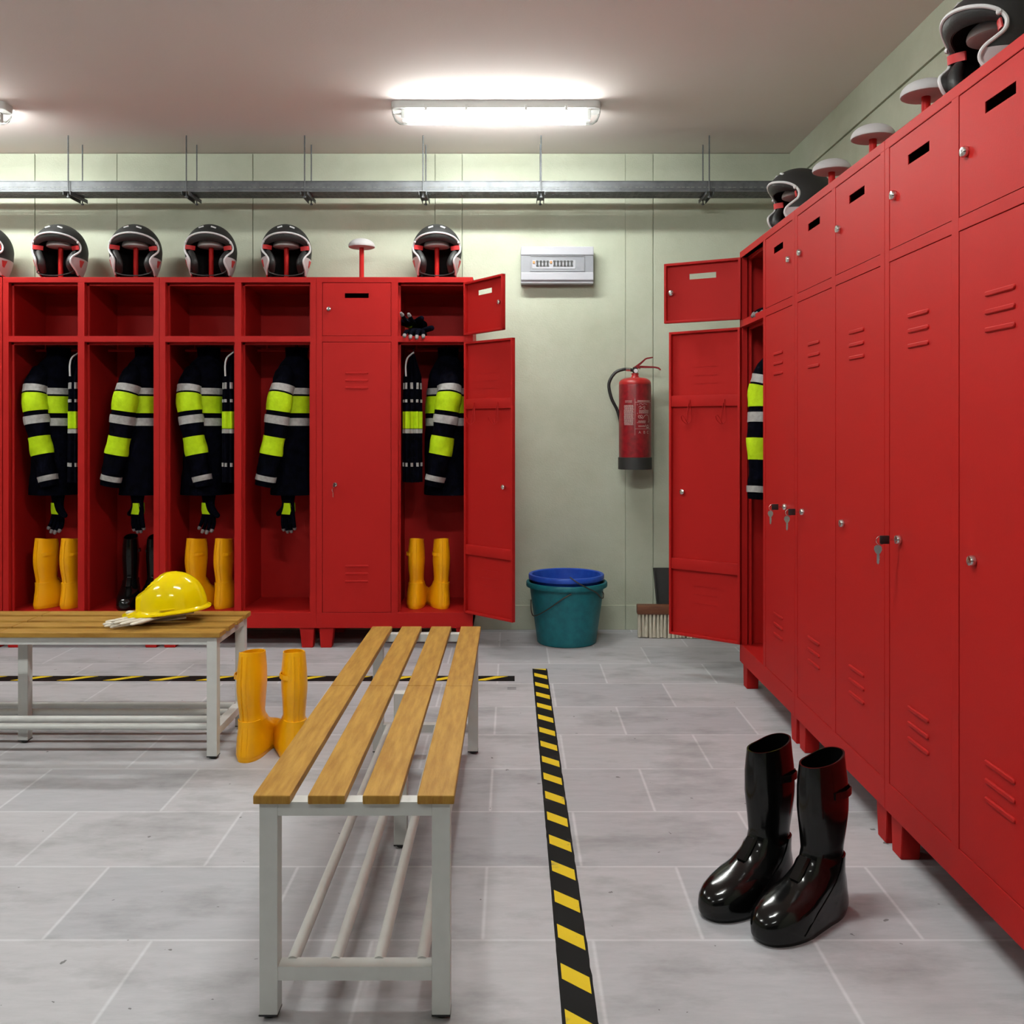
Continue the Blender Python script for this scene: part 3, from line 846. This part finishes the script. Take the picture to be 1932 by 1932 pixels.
def glove(M, label, group, cloth=CLOTH, work=False, curl=.25, spread=1, flat=1.0, loop=0):
    me, tips, th = glove_mesh(spread, curl, flat)
    me.materials.clear(); me.materials.append(cloth)
    t = thing('work_glove' if work else 'fire_glove', label, 'glove', M, group)
    o = bpy.data.objects.new('hand', me); COL.objects.link(o); o.parent = t
    if not work:
        for pts, i in tips:
            MB().tube(pts[1:], [.0104, .0094, .0058], 10).build('fingertip', FTIP, t)
        # lime patch on the back of the hand, forked towards the knuckles
        b = MB(); 
        q = []
        for z, x0, x1 in ((-.035, -.030, .004), (-.055, -.034, .008), (-.075, -.036, .016), (-.095, -.030, .030)):
            q.append([(lerp(x0, x1, k/6), z) for k in range(7)])
        for sgn in (1, -1):
            def P(x, z, d):
                bb_ = interp([(-.115, .013), (-.105, .019), (-.08, .022), (-.05, .023), (-.03, .025)], z)*flat
                yy = bb_*math.sqrt(max(.05, 1-(x/.048)**2))
                return Vector((x, -sgn*(yy+d), z))
            b.loft([[P(x, z, .002) for x, z in row] for row in q], False)
            b.loft([[P(x, z, -.004) for x, z in row] for row in q], False)
        b.build('lime_patch', LIME, t, smooth=60)
        c = [Vector((.044*math.cos(2*PI*k/20), .028*flat*math.sin(2*PI*k/20), 0)) for k in range(20)]
        MB().loft([[p*1.0+Vector((0, 0, .045)) for p in c], [p*1.07+Vector((0, 0, .044)) for p in c], [p*1.09+Vector((0, 0, .005)) for p in c], [p*.9+Vector((0, 0, .003)) for p in c]], True, True).build('cuff', CLOTH, t)
        if loop:
            MB().tube([(-.02, 0, .03), (-.015, 0, loop), (.015, 0, loop), (.02, 0, .03)], .003, 6).build('hanging_strap', BLACKP, t)
    else:
        c = [Vector((.047*math.cos(2*PI*k/20), .026*flat*math.sin(2*PI*k/20), 0)) for k in range(20)]
        MB().loft([[p*1.0+Vector((0, 0, .075)) for p in c], [p*1.06+Vector((0, 0, .074)) for p in c], [p*1.0+Vector((0, 0, .01)) for p in c]], True, True).build('cuff', cloth, t)
    return t
G = 'gloves hanging in the lockers'
glove(ML[1] @ TR(.205, .16, .768, R(-30)), 'black glove hanging in the leftmost open cell above yellow boots', G, loop=.12)
glove(ML[1] @ TR(.630, .15, .768, R(150)), 'black glove with lime patch hanging above the black boots', G, loop=.12, curl=.1, spread=.4)
glove(ML[2] @ TR(.200, .16, .768, R(-30)), 'black glove hanging above the pair of yellow boots behind the hard hat', G, loop=.12)
glove(ML[2] @ TR(.622, .15, .768, R(150)), 'black glove with lime patch hanging in the open cell without boots', G, loop=.12, curl=.1, spread=.4)
G2 = 'gloves on the locker shelves'
def lying(x, y, z, rz, roll=0): return TR(x, y, z, rz) @ Matrix.Rotation(R(-90), 4, 'X') @ Matrix.Rotation(roll, 4, 'Z') 
def flatM(M, x, y, z, yaw): # fingers (-z local) towards -y of the locker, thickness upright
    return M @ TR(x, y, z, yaw) @ Matrix.Rotation(R(-90), 4, 'X')
glove(flatM(ML[3], .50, .17, Z_SH1+.030, R(0)), 'black glove with grey fingertips lying flat on the open upper shelf', G2, curl=-.35)
glove(flatM(ML[3], .49, .19, Z_SH1+.080, R(-22)), 'upper black glove of the pair lying on the open upper shelf', G2, curl=.3, spread=1.5)
glove(flatM(MR[0], .205, .19, Z_SH1+.030, R(10)), 'black glove glimpsed in the open upper cell of the right row', G2, curl=-.3)

# ------------------------------------------------------------------ benches
BL = 1.515
def make_bench(M, label):
    t = thing('bench', label, 'bench', M, 'changing room benches')
    zt = .433; zb = .416
    for x in (-.155, -.0517, .0517, .155):
        for y0, y1 in ((0, BL/2-.001), (BL/2+.001, BL)):
            MB().box(x-.035, x+.035, y0, y1, zb, zt, .0025).build('slat', WOOD, t, smooth=12)
    lx = .164; ly = (.030, BL-.030)
    def leg(x, y):
        b = MB(); b.box(x-.0175, x+.0175, y-.0175, y+.0175, .011, zb-.0003, .0015)
        l = b.build('leg', GREY, t, smooth=0)
        MB().box(x-.0178, x+.0178, y-.0178, y+.0178, .008, .0112).lathe([(0, 0), (.009, 0), (.013, .003), (.014, .0085)], (x, y, 0), 16).build('foot', BLACKP, l)
    for y in ly:
        for s in (-1, 1): leg(s*lx, y)
        MB().box(-lx+.0175, lx-.0175, y-.0165, y+.0165, zb-.027, zb-.0004, .001).build('end_rail', GREY, t, smooth=0)
        MB().box(-lx+.0175, lx-.0175, y-.0165, y+.0165, .0755, .102, .001).build('foot_rail', GREY, t, smooth=0)
    for s in (-1, 1):
        MB().box(s*lx-.015, s*lx+.015, ly[0]+.0175, ly[1]-.0175, zb-.026, zb-.0004, .001).build('side_rail', GREY, t, smooth=0)
    leg(0, BL/2)
    for x in (-.125, -.042, .042, .125):
        MB().cyl((x, ly[0]+.012, .0945), (x, ly[1]-.012, .0945), .0118, n=20).build('rod', GREY, t)
    return t
make_bench(TR(-.299, 1.771, 0), 'oak slatted bench in front, seen end-on')
make_bench(TR(-.990, 3.37, 0, R(90)), 'oak slatted bench on the left, carrying the hard hat and gloves')

# ------------------------------------------------------------------ hard hat and work gloves on the left bench
HB = .433
def flat_glove(x, y, z, dx, dy, label, mirror=1):
    M = TR(x, y, z, math.atan2(dy, dx)+PI/2) @ Matrix.Rotation(R(-90), 4, 'X') @ Matrix.Diagonal((mirror, .55, 1, 1))
    return glove(M, label, 'cream work gloves', WGLOVE, True, -.04, 1.25, .6)
flat_glove(-1.262, 3.378, HB+.011, -.80, -.60, 'cream leather work glove, lower one, its cuff behind the hard hat')
flat_glove(-1.232, 3.362, HB+.028, -.60, -.80, 'cream leather work glove, upper one, fingers sticking out from under the hard hat', -1)

def hard_hat(M):
    t = thing('hard_hat', 'yellow hard hat resting on cream gloves on the left bench', 'helmet', M)
    a_f, a_b, hw, H = .120, .120, .096, .132
    n = 64
    def ring(s):       # s 0..1 from rim to crown
        g = (1-s**2.15)**(1/2.15) if s < 1 else 0
        z = H*s
        out = []
        for k in range(n):
            p = 2*PI*k/n
            c, sn = math.cos(p), math.sin(p)
            x = (a_f if c > 0 else a_b)*c*g; y = hw*sn*g
            if c > 0:        # the front slopes back in a straight line above a short upright face
                lim = interp([(0, a_f), (.045, a_f-.005), (.056, a_f-.012), (.134, -.025)], z)
                x = min(x, lim+.06*sn*sn)
            out.append(Vector((x, y, z)))
        return out
    b = MB(); b.loft([ring(math.sin(k/26*PI/2)) for k in range(27)], True)
    bmesh.ops.remove_doubles(b.bm, verts=b.bm.verts[:], dist=1e-4)
    # front plate standing proud
    b.prism([(-.002, 0), (.0, 0), (0, 0)], 0, 0) if False else None
    rings = []
    for z, x, w in ((.004, .1225, .036), (.03, .121, .035), (.052, .119, .033), (.058, .113, .031), (.080, .079, .026), (.105, .036, .02), (.125, .0, .012)):
        rings.append([Vector((x-.04, -w-.008, z)), Vector((x, -w, z)), Vector((x+.002, -w*.4, z)), Vector((x+.002, w*.4, z)), Vector((x, w, z)), Vector((x-.04, w+.008, z))])
    b.loft(rings, False)
    b.build('shell', YHAT, t, smooth=50)
    # brim with peak
    b = MB()
    def brim(o, z, pk):
        out = []
        for k in range(n):
            p = 2*PI*k/n; c, sn = math.cos(p), math.sin(p)
            e = o+(pk*max(0, c)**1.3)
            x = ((a_f if c > 0 else a_b)+e)*c; y = (hw+o)*sn
            out.append(Vector((x, y, z-.006*max(0, c)*(pk/.036 if pk else 0))))
        return out
    b.loft([brim(-.004, .012, 0), brim(.002, .006, .004), brim(.010, .001, .03), brim(.0125, .002, .036), brim(.0135, -.002, .037), brim(.011, -.005, .036), brim(-.002, -.004, 0)], True)
    b.build('brim', YHAT, t, smooth=50)
    # side accessory slot
    for s in (1, -1):
        b = MB(); b.tube([( .03-.012*k, s*(hw+.001-.0006*k*k*.3), .014) for k in range(-1, 4)], .0028, 8); b.build('side_slot', YHAT, t)
    MB().tube([(.1*math.cos(2*PI*k/32), .078*math.sin(2*PI*k/32), .006) for k in range(32)], .006, 8, closed=True, flat=(1, 2)).build('headband', BLACKP, t)
    return t
hard_hat(TR(-1.220, 3.375, HB+.046, R(180+20), 0, R(3.0)))

# ------------------------------------------------------------------ floor tapes
def tape(name, Mt, L, W, pitch, yw, slant, label, start):
    t = thing(name, label, 'floor tape', Mt)
    b = MB(); n = max(2, int(L/.03)); 
    l = [Vector((-W/2+.0012*noise.noise(Vector((k*.9, 3, 0))), L*k/n, .0008)) for k in range(n+1)]
    r = [Vector((W/2+.0025*noise.noise(Vector((k*.7, 9, 0))), L*k/n, .0008)) for k in range(n+1)]
    b.loft([[Vector((p.x, p.y, .0001)), p, q, Vector((q.x, q.y, .0001))] for p, q in zip(l, r)], False)
    b.build('black_strip', TAPEB, t, smooth=0)
    k = start
    while k < L-.02:
        b = MB(); x0, x1 = -W*.40, W*.42
        p = [(x0, k+slant), (x1, k), (x1, k+yw), (x0, k+yw+slant)]
        p = [(x, min(L-.004, max(.003, y))) for x, y in p]
        v0 = [Vector((x, y, .0007)) for x, y in p]; v1 = [Vector((x, y, .0014)) for x, y in p]
        b.loft([v0, v1], True, False, True)
        b.build('yellow_stripe', TAPEY, t, smooth=0)
        k += pitch
    return t
tape('hazard_tape', TR(.1295, 1.30, 0), 4.393-1.30, .069, .1562, .056, .052, 'black and yellow hazard tape running from the front towards the buckets', .098)
tape('hazard_tape', TR(.012, 4.222, 0, R(90)), 3.8, .088, .2065, .055, .10, 'black and yellow hazard tape running across in front of the back lockers', .03)
b = MB(); b.box(-.020, .018, 4.072, 4.077, .0, .0006); b.box(-.020, .018, 4.05, 4.055, 0, .0006)
tag(b.build('floor_mark', BLACKPAINT, smooth=0), 'two short thin dark dashes on the floor near the end of the crosswise tape', 'floor mark')

# ------------------------------------------------------------------ cable tray with hangers
def tray():
    t = thing('cable_tray', 'galvanised perforated cable tray hanging along the back wall', 'cable tray', TR(0, 0, 0))
    z0, z1 = 2.372, 2.428; y0, y1 = 4.945, 5.085
    x0, x1 = -4.2, XW-.01
    xs = [x0]; pat = []
    x = x0+.01; i = 0
    while x < x1-.04:
        xs += [x, x+.017]; x += .0245+(.012 if i % 4 == 3 else 0); i += 1
    xs.append(x1)
    zs = [z0, z0+.010, z0+.0135, z0+.021, z0+.0245, z1]
    for y in (y0, y1):
        b = MB(); b.sheet(xs, zs, lambda i, j: i % 2 == 1 and j in (1, 3), y, .0015); b.box(x0, x1, y-.003 if y == y0 else y-.008, y+.010 if y == y0 else y+.004, z1-.002, z1+.001)
        b.build('side_wall', STEEL, t, smooth=0)
    ys = [y0+.0015, y0+.02, y0+.026, y0+.05, y0+.056, y0+.08, y0+.086, y0+.11, y0+.116, y1]
    b = MB(); b.sheet(xs, ys, lambda i, j: i % 2 == 1 and j % 2 == 1, 0, .0015, Matrix(((1, 0, 0, 0), (0, 0, 1, 0), (0, 1, 0, z0), (0, 0, 0, 1))))
    b.build('tray_bottom', STEEL, t, smooth=0)
tray()
def hanger():
    t = thing('tray_hanger', 'x', 'hanger', None)
    for y in (4.934, 5.098):
        b = MB(); b.cyl((0, y, 2.345), (0, y, ZC), .0032, n=8)
        for k in range(30): b.tube([(0, y, 2.36+k*.01), (0, y, 2.363+k*.01)], .0040, 8)
        b.build('rod', STEEL, t)
        MB().lathe([(.0, 2.336), (.008, 2.338), (.008, 2.346), (.0, 2.348)], (0, y, 0), 6).build('nut', STEEL, t)
    b = MB(); b.box(-.02, .02, 4.915, 5.118, 2.3665, 2.3695); b.box(-.02, -.017, 4.915, 5.118, 2.35, 2.3695); b.box(.017, .02, 4.915, 5.118, 2.35, 2.3695)
    b.build('bracket', STEEL, t, smooth=0)
    return t
hx = [-2.333, -1.712, -1.09, -.468, .153, 1.037]
hl = ['rod hanger of the cable tray nearest the left edge', 'rod hanger of the cable tray, second from the left', 'rod hanger of the cable tray left of the lit lamp',
      'rod hanger of the cable tray under the left end of the lit lamp', 'rod hanger of the cable tray under the right end of the lit lamp', 'rod hanger of the cable tray near the right wall']
h0 = hanger()
for i, x in enumerate(hx):
    h = h0 if i == 0 else copy_tree(h0)
    h.location = (x, 0, 0); h['label'] = hl[i]; h['group'] = 'cable tray hangers'

# ------------------------------------------------------------------ ceiling lamps
def lamp():
    t = thing('ceiling_lamp', 'x', 'lamp', None)
    hl_, w = .495, .055
    def rr(hx_, hy_, z, rad=.03, n=6):
        out = []
        for sx, sy, a0 in ((1, 1, 0), (-1, 1, 90), (-1, -1, 180), (1, -1, 270)):
            for k in range(n+1):
                a = R(a0+90*k/n); out.append(Vector((sx*(hx_-rad)+rad*math.cos(a), sy*(hy_-rad)+rad*math.sin(a), z)))
        return out
    MB().loft([rr(hl_, w, 0), rr(hl_, w, -.028), rr(hl_-.004, w-.003, -.034)], True, True, True).build('housing', LAMPW, t)
    MB().box(-.43, .43, -.036, .036, -.042, -.035, .002).build('reflector', REFL, t, smooth=0)
    b = MB(); b.loft([rr(hl_-.002, w-.002, -.034), rr(hl_-.002, w-.002, -.05), rr(hl_-.012, w-.010, -.075, .026), rr(hl_-.03, w-.022, -.088, .02)], True, False, True)
    b.build('diffuser', CLEAR, t)
    for y in (-.026, .026):
        MB().cyl((-.43, y, -.060), (.43, y, -.060), .013, n=16).build('tube', TUBE, t)
        for s in (-1, 1): MB().box(s*.437-.010, s*.437+.010, y-.015, y+.015, -.077, -.035, .003).build('socket', LAMPW, t, smooth=0)
    for x in (-.33, -.14, .14, .33):
        for s in (-1, 1): MB().box(x-.006, x+.006, s*w-.003, s*w+.004, -.046, -.018, .001).build('clip', LAMPW, t, smooth=0)
    return t
l0 = lamp(); li = 0
for y in (4.46, 2.0, -.5):
    for x in (-.075, -2.885):
        l = l0 if li == 0 else copy_tree(l0)
        li += 1
        l.location = (x, y, ZC)
        if y < 4:
            for ch in l.children:
                if ch.name.startswith('tube'): ch.data = ch.data.copy(); ch.data.materials[0] = TUBE_NEAR if y > 0 else TUBE_DIM
        if (x, y) == (-.075, 4.46): lab = 'lit twin-tube ceiling lamp above the gap between the locker rows'
        elif (x, y) == (-2.885, 4.46): lab = 'lit ceiling lamp at the left picture edge, only its end in frame'
        else: lab = 'lit twin-tube ceiling lamp outside the picture'
        l['label'] = lab; l['group'] = 'ceiling lamps'

# ------------------------------------------------------------------ distribution box
def fuse_box():
    x0, x1 = .049, .449; z0, z1 = 1.925, 2.126
    yb_, yf = YW-.003, YW-.088
    t = thing('fuse_box', 'grey white fuse box on the wall beside the back lockers', 'fuse box', TR((x0+x1)/2, yb_, (z0+z1)/2))
    w, h = (x1-x0)/2, (z1-z0)/2; d = yf-yb_
    b = MB(); b.box(-w, w, d+.012, 0, -h, h-.004, .003); b.build('back_box', BOXW, t, smooth=0)
    b = MB(); b.box(-w, w, d, d+.02, h-.047, h, .004); b.box(-w, w, d, d+.02, -h+.016, -h+.06, .004); b.build('cover', BOXW, t, smooth=0)
    b = MB(); b.box(-w+.001, w-.001, d+.006, d+.02, -h+.058, h-.045, .001); b.build('front_panel', BOXG, t, smooth=0)
    b = MB(); 
    for a in ((-.15, .15, -.036, -.033), (-.15, .15, .047, .050), (-.15, -.147, -.036, .05), (.147, .15, -.036, .05)): b.box(a[0], a[1], d+.001, d+.01, a[2]-.0, a[3])
    b.build('window_frame', BOXG, t, smooth=0)
    b = MB(); b.box(-.138, .10, d+.003, d+.008, -.022, .026, .001); bp = b.build('breaker_strip', BOXW, t, smooth=0)
    for k in range(12):
        x = -.128+k*.0188
        orange = k in (0, 5)
        b = MB()
        if orange: b.box(x-.006, x+.005, d-.002, d+.004, .006, .020, .001)
        else:
            b.box(x-.0075, x+.0075, d-.001, d+.004, .015, .0235); b.box(x-.0045, x+.0045, d-.002, d+.004, -.002, .016); b.box(x-.0068, x+.0068, d-.001, d+.004, -.009, -.001)
        b.build('breaker', ORANGE if orange else BLACKP, t, smooth=0)
fuse_box()

# ------------------------------------------------------------------ fire extinguisher
def extinguisher():
    X, Y, Z = .673, 5.135, .9025
    t = thing('fire_extinguisher', 'red powder fire extinguisher mounted on the wall, black hose at its left', 'fire extinguisher', TR(X, Y, Z))
    r = .088
    b = MB(); b.lathe([(0, .062), (r, .062), (r, .455), (r-.001, .462)], n=48); b.build('cylinder', EXRED, t)
    prof = [(r-.001, .462), (r, .466)]
    for k in range(1, 9):
        a = k/8*PI/2; prof.append((.024+(r-.024)*math.cos(a)**.75, .466+.034*math.sin(a)))
    prof += [(.018, .512), (.018, .516), (.02, .517), (.02, .524), (0, .524)]
    b = MB(); b.lathe(prof, n=48); b.build('shoulder', EXRED2, t)
    b = MB(); b.lathe([(0, .002), (r+.002, .002), (r+.004, .0), (r+.004, .064), (r, .066)], n=48); b.build('base_ring', DPAN, t)
    b = MB(); b.cyl((0, 0, .522), (0, 0, .556), .013, n=16); b.cyl((0, 0, .537), (-.03, 0, .545), .009, n=12); b.build('valve', BLACKP, t)
    g = MB(); g.lathe([(0, 0), (.0135, 0), (.0135, .010), (.012, .011)], n=24, M=TR(.002, -.010, .536, 0, R(90))); gg = g.build('gauge', BLACKP, t)
    g = MB(); g.lathe([(.0112, .0105), (0, .0115)], n=24, M=TR(.002, -.010, .536, 0, R(90))); g.build('gauge_face', GAUGE, gg)
    lev = [(-.012, .556), (.004, .566), (.03, .585), (.055, .606), (.066, .610), (.096, .614), (.098, .608), (.068, .602), (.058, .598), (.036, .576), (.016, .556), (.0, .55)]
    b = MB(); b.prism(lev, -.009, .009, bev=.001); b.build('lever', EXRED, t)
    han = [(.0, .552), (.03, .5655), (.11, .561), (.13, .556), (.142, .544), (.138, .540), (.126, .549), (.108, .553), (.03, .553), (.0, .545)]
    b = MB(); b.prism(han, -.010, .010, bev=.001); b.build('handle', EXRED, t)
    b = MB(); b.tube([(.026+.0*k, .012*math.cos(2*PI*k/16), .560+.014*math.sin(2*PI*k/16)) for k in range(16)], .0018, 6, closed=True); b.build('seal_ring', CHROME, t)
    b = MB(); b.cyl((-.05, 0, .546), (-.026, 0, .545), .0105, n=14); b.build('hose_collar', CHROME, t)
    pts = catmull([(-.028, 0, .545), (-.06, 0, .546), (-.105, 0, .53), (-.135, .0, .49), (-.143, .0, .45), (-.128, .0, .385), (-.10, .005, .33), (-.086, .01, .29), (-.078, .02, .255), (-.072, .06, .23)], 6)
    b = MB(); b.tube(pts, .0088, 12); b.build('hose', HOSE, t)
    b = MB(); b.box(-.03, .03, r-.006, YW-Y-.003, .36, .42, .002); b.box(-.03, .03, r-.006, YW-Y-.003, .12, .15, .002); b.build('wall_bracket', STEEL, t, smooth=0)
    # printed label wrapped round the cylinder
    rp = r+.0006
    b = MB()
    def bar(x0, x1, z0, z1):
        n = max(1, int((x1-x0)/.006))
        def P(x, z): a = x/rp; return Vector((rp*math.sin(a), -rp*math.cos(a), z))
        b.loft([[P(lerp(x0, x1, k/n), z0), P(lerp(x0, x1, k/n), z1)] for k in range(n+1)], False)
    rnd = random.Random(3)
    def line(x0, x1, z, h, mn=.004, mx=.012):
        x = x0
        while x < x1:
            w_ = min(rnd.uniform(mn, mx), x1-x); bar(x, x+w_, z, z+h); x += w_+.0016
    bar(-.0125, -.0112, .185, .382)
    bar(-.0112, .098, .3625, .3640); bar(-.0112, .098, .2195, .2210)
    line(.002, .086, .3675, .006, .003, .006)
    line(-.068, -.028, .369, .0035, .002, .005); line(-.068, -.028, .3625, .0025, .002, .005)
    for k in range(21):
        line(-.077+rnd.uniform(0, .003), -.018-rnd.uniform(0, .004), .345-k*.0052, .0027)
    for z in (.319, .314, .309, .304): line(.010, .072, z, .0024)
    for z in (.262, .257, .252, .236, .231): line(.006, .050, z, .0024)
    for z in (.352, .306, .256): bar(.0, .003, z-.004, z)
    # hand and hose pictograms
    def stroke(pts, w_):
        pts = catmull([(p[0], p[1], 0) for p in pts], 4)
        for p, q in zip(pts, pts[1:]):
            d = (q-p); nrm = Vector((-d.y, d.x, 0)).normalized()*w_/2
            def P(v): a = v.x/rp; return Vector((rp*math.sin(a), -rp*math.cos(a), v.y))
            b.loft([[P(p-nrm), P(p+nrm)], [P(q-nrm), P(q+nrm)]], False)
    stroke([(.008, .336), (.018, .344), (.022, .334), (.012, .328), (.024, .332), (.04, .343), (.046, .338), (.036, .330), (.05, .326)], .0022)
    stroke([(.010, .352), (.022, .358), (.030, .350), (.04, .356), (.06, .352)], .002)
    stroke([(.014, .284), (.022, .294), (.03, .288), (.024, .280), (.012, .278), (.006, .286), (.012, .292), (.03, .276), (.044, .292), (.058, .296), (.07, .290), (.076, .262), (.068, .256)], .0024)
    stroke([(.050, .244), (.058, .232), (.066, .242), (.072, .230), (.054, .226), (.076, .226)], .0024)
    b.build('printed_label', PRINT, t, smooth=0)
    # class letters
    for ch, xx in (('A', .014), ('B', .041), ('C', .066)):
        cu = bpy.data.curves.new('f', 'FONT'); cu.body = ch; cu.size = .021; cu.align_x = 'CENTER'
        fo = bpy.data.objects.new('f', cu); COL.objects.link(fo)
        dg = bpy.context.evaluated_depsgraph_get(); dg.update()
        me = bpy.data.meshes.new_from_object(fo.evaluated_get(dg)); bpy.data.objects.remove(fo)
        for v in me.vertices:
            a = (v.co.x+xx)/rp; v.co = Vector((rp*1.001*math.sin(a), -rp*1.001*math.cos(a), .195+v.co.y))
        me.materials.clear(); me.materials.append(PRINT)
        oo = bpy.data.objects.new('letter', me); COL.objects.link(oo); oo.parent = t
extinguisher()

# ------------------------------------------------------------------ buckets and broom
def bucket(M, rb, rt, h, m, label, wire, name='bucket'):
    t = thing(name, label, 'bucket', M, 'stacked buckets')
    rim = .026
    b = MB(); prof = [(0, .004), (rb-.012, .004), (rb-.006, 0), (rb, .004)]
    prof += [(lerp(rb, rt-.018, k/8), lerp(.004, h-rim, k/8)) for k in range(1, 9)]
    prof += [(rt-.001, h-rim), (rt, h-rim+.004), (rt, h-.006), (rt-.003, h-.001), (rt-.012, h), (rt-.018, h-.004)]
    prof += [(lerp(rt-.02, rb-.004, k/8), lerp(h-.01, .01, k/8)) for k in range(1, 9)]+[(0, .01)]
    b.lathe(prof, n=64); b.build('bucket_body', m, t, smooth=40)
    b = MB(); b.tube(catmull(wire, 8), .0030, 8); b.build('wire_handle', WIRE, t)
    return t
# a wire handle folded down across the front, hooked to an ear at one side
def w_teal():
    return [(.012, -.197, .285), (-.03, -.195, .262), (-.09, -.178, .215), (-.14, -.135, .175), (-.165, -.09, .155), (-.180, -.055, .15), (-.188, -.03, .175), (-.189, -.015, .215), (-.188, 0, .22)]
def w_blue():
    return [(.006, -.200, .105), (.05, -.206, .075), (.10, -.187, .046), (.145, -.152, .018), (.170, -.118, -.012), (.184, -.092, -.02), (.188, -.078, .0), (.182, -.09, .012)]
BX, BY = .2886, 4.955
bucket(TR(BX, BY, 0), .155, .2135, .322, TEAL, 'teal plastic bucket on the floor, holding the blue one', w_teal())
bucket(TR(BX-.002, BY, .016), .148, .199, .345, BLUE, 'blue plastic bucket stacked inside the teal one', [(x, y-.004, z+.235+.016) for x, y, z in w_blue()])

def broom():
    t = thing('broom', 'wide wooden broom head with cream bristles on the floor behind the open door', 'broom', TR(.675, 5.075, 0, R(-3)))
    W = .42
    MB().box(0, W, -.032, .032, .125, .172, .004).build('wooden_head', BWOOD, t, smooth=30)
    rnd = random.Random(5)
    b = MB()
    for r_ in range(3):
        for k in range(21):
            x = .012+k*.0198+(.009 if r_ % 2 else 0); y = -.022+r_*.02
            sx = rnd.uniform(-.004, .004); sy = -.010+.01*r_+rnd.uniform(-.004, .004)
            b.tube([(x, y, .13), (x+sx*.5, y+sy*.5, .06), (x+sx, y+sy, .0+rnd.uniform(.001, .005))], [.0068, .0092, .0112], 7)
    o = b.build('bristles', BRISTLE, t, smooth=60); o['kind'] = 'stuff'
    return t
broom()
def dustpan():
    t = thing('dustpan', 'black plastic pan standing upright behind the broom head', 'dustpan', TR(.885, 5.165, 0, 0, R(-9)))
    b = MB()
    # tray outline wider at the top, with raised side walls
    b.prism([(-.080, .05), (.080, .05), (.102, .355), (-.102, .355)], -.006, 0, bev=.002)
    for s in (-1, 1):
        b.prism([(s*.080, .05), (s*.074, .05), (s*.096, .352), (s*.102, .352)], -.03, 0, bev=.001)
    b.prism([(-.08, .05), (.08, .05), (.082, .06), (-.082, .06)], -.05, 0, bev=.001)
    b.build('pan', DPAN, t, smooth=0)
    MB().box(-.014, .014, -.018, .0, .002, .052, .005).build('handle', DPAN, t)
dustpan()

# ------------------------------------------------------------------ camera, world, view
cam = bpy.data.cameras.new('camera'); co = bpy.data.objects.new('camera', cam); COL.objects.link(co)
co.location = (0, 0, CAMZ); co.rotation_euler = (R(90), 0, 0)
cam.sensor_width = 36; cam.lens = FPX/1932*36
cam.shift_y = -158/1932
cam.clip_start = .05
scene.camera = co
w = bpy.data.worlds.new('world'); scene.world = w; w.use_nodes = True
w.node_tree.nodes['Background'].inputs['Color'].default_value = (0, 0, 0, 1)
scene.view_settings.view_transform = 'Standard'
scene.view_settings.look = 'None'
scene.view_settings.gamma = 1
scene.view_settings.exposure = .07
scene.view_settings.use_curve_mapping = False
scene.cycles.max_bounces = 8
scene.cycles.diffuse_bounces = 4
scene.cycles.transparent_max_bounces = 12
scene.cycles.sample_clamp_indirect = 6
scene.cycles.use_denoising = True
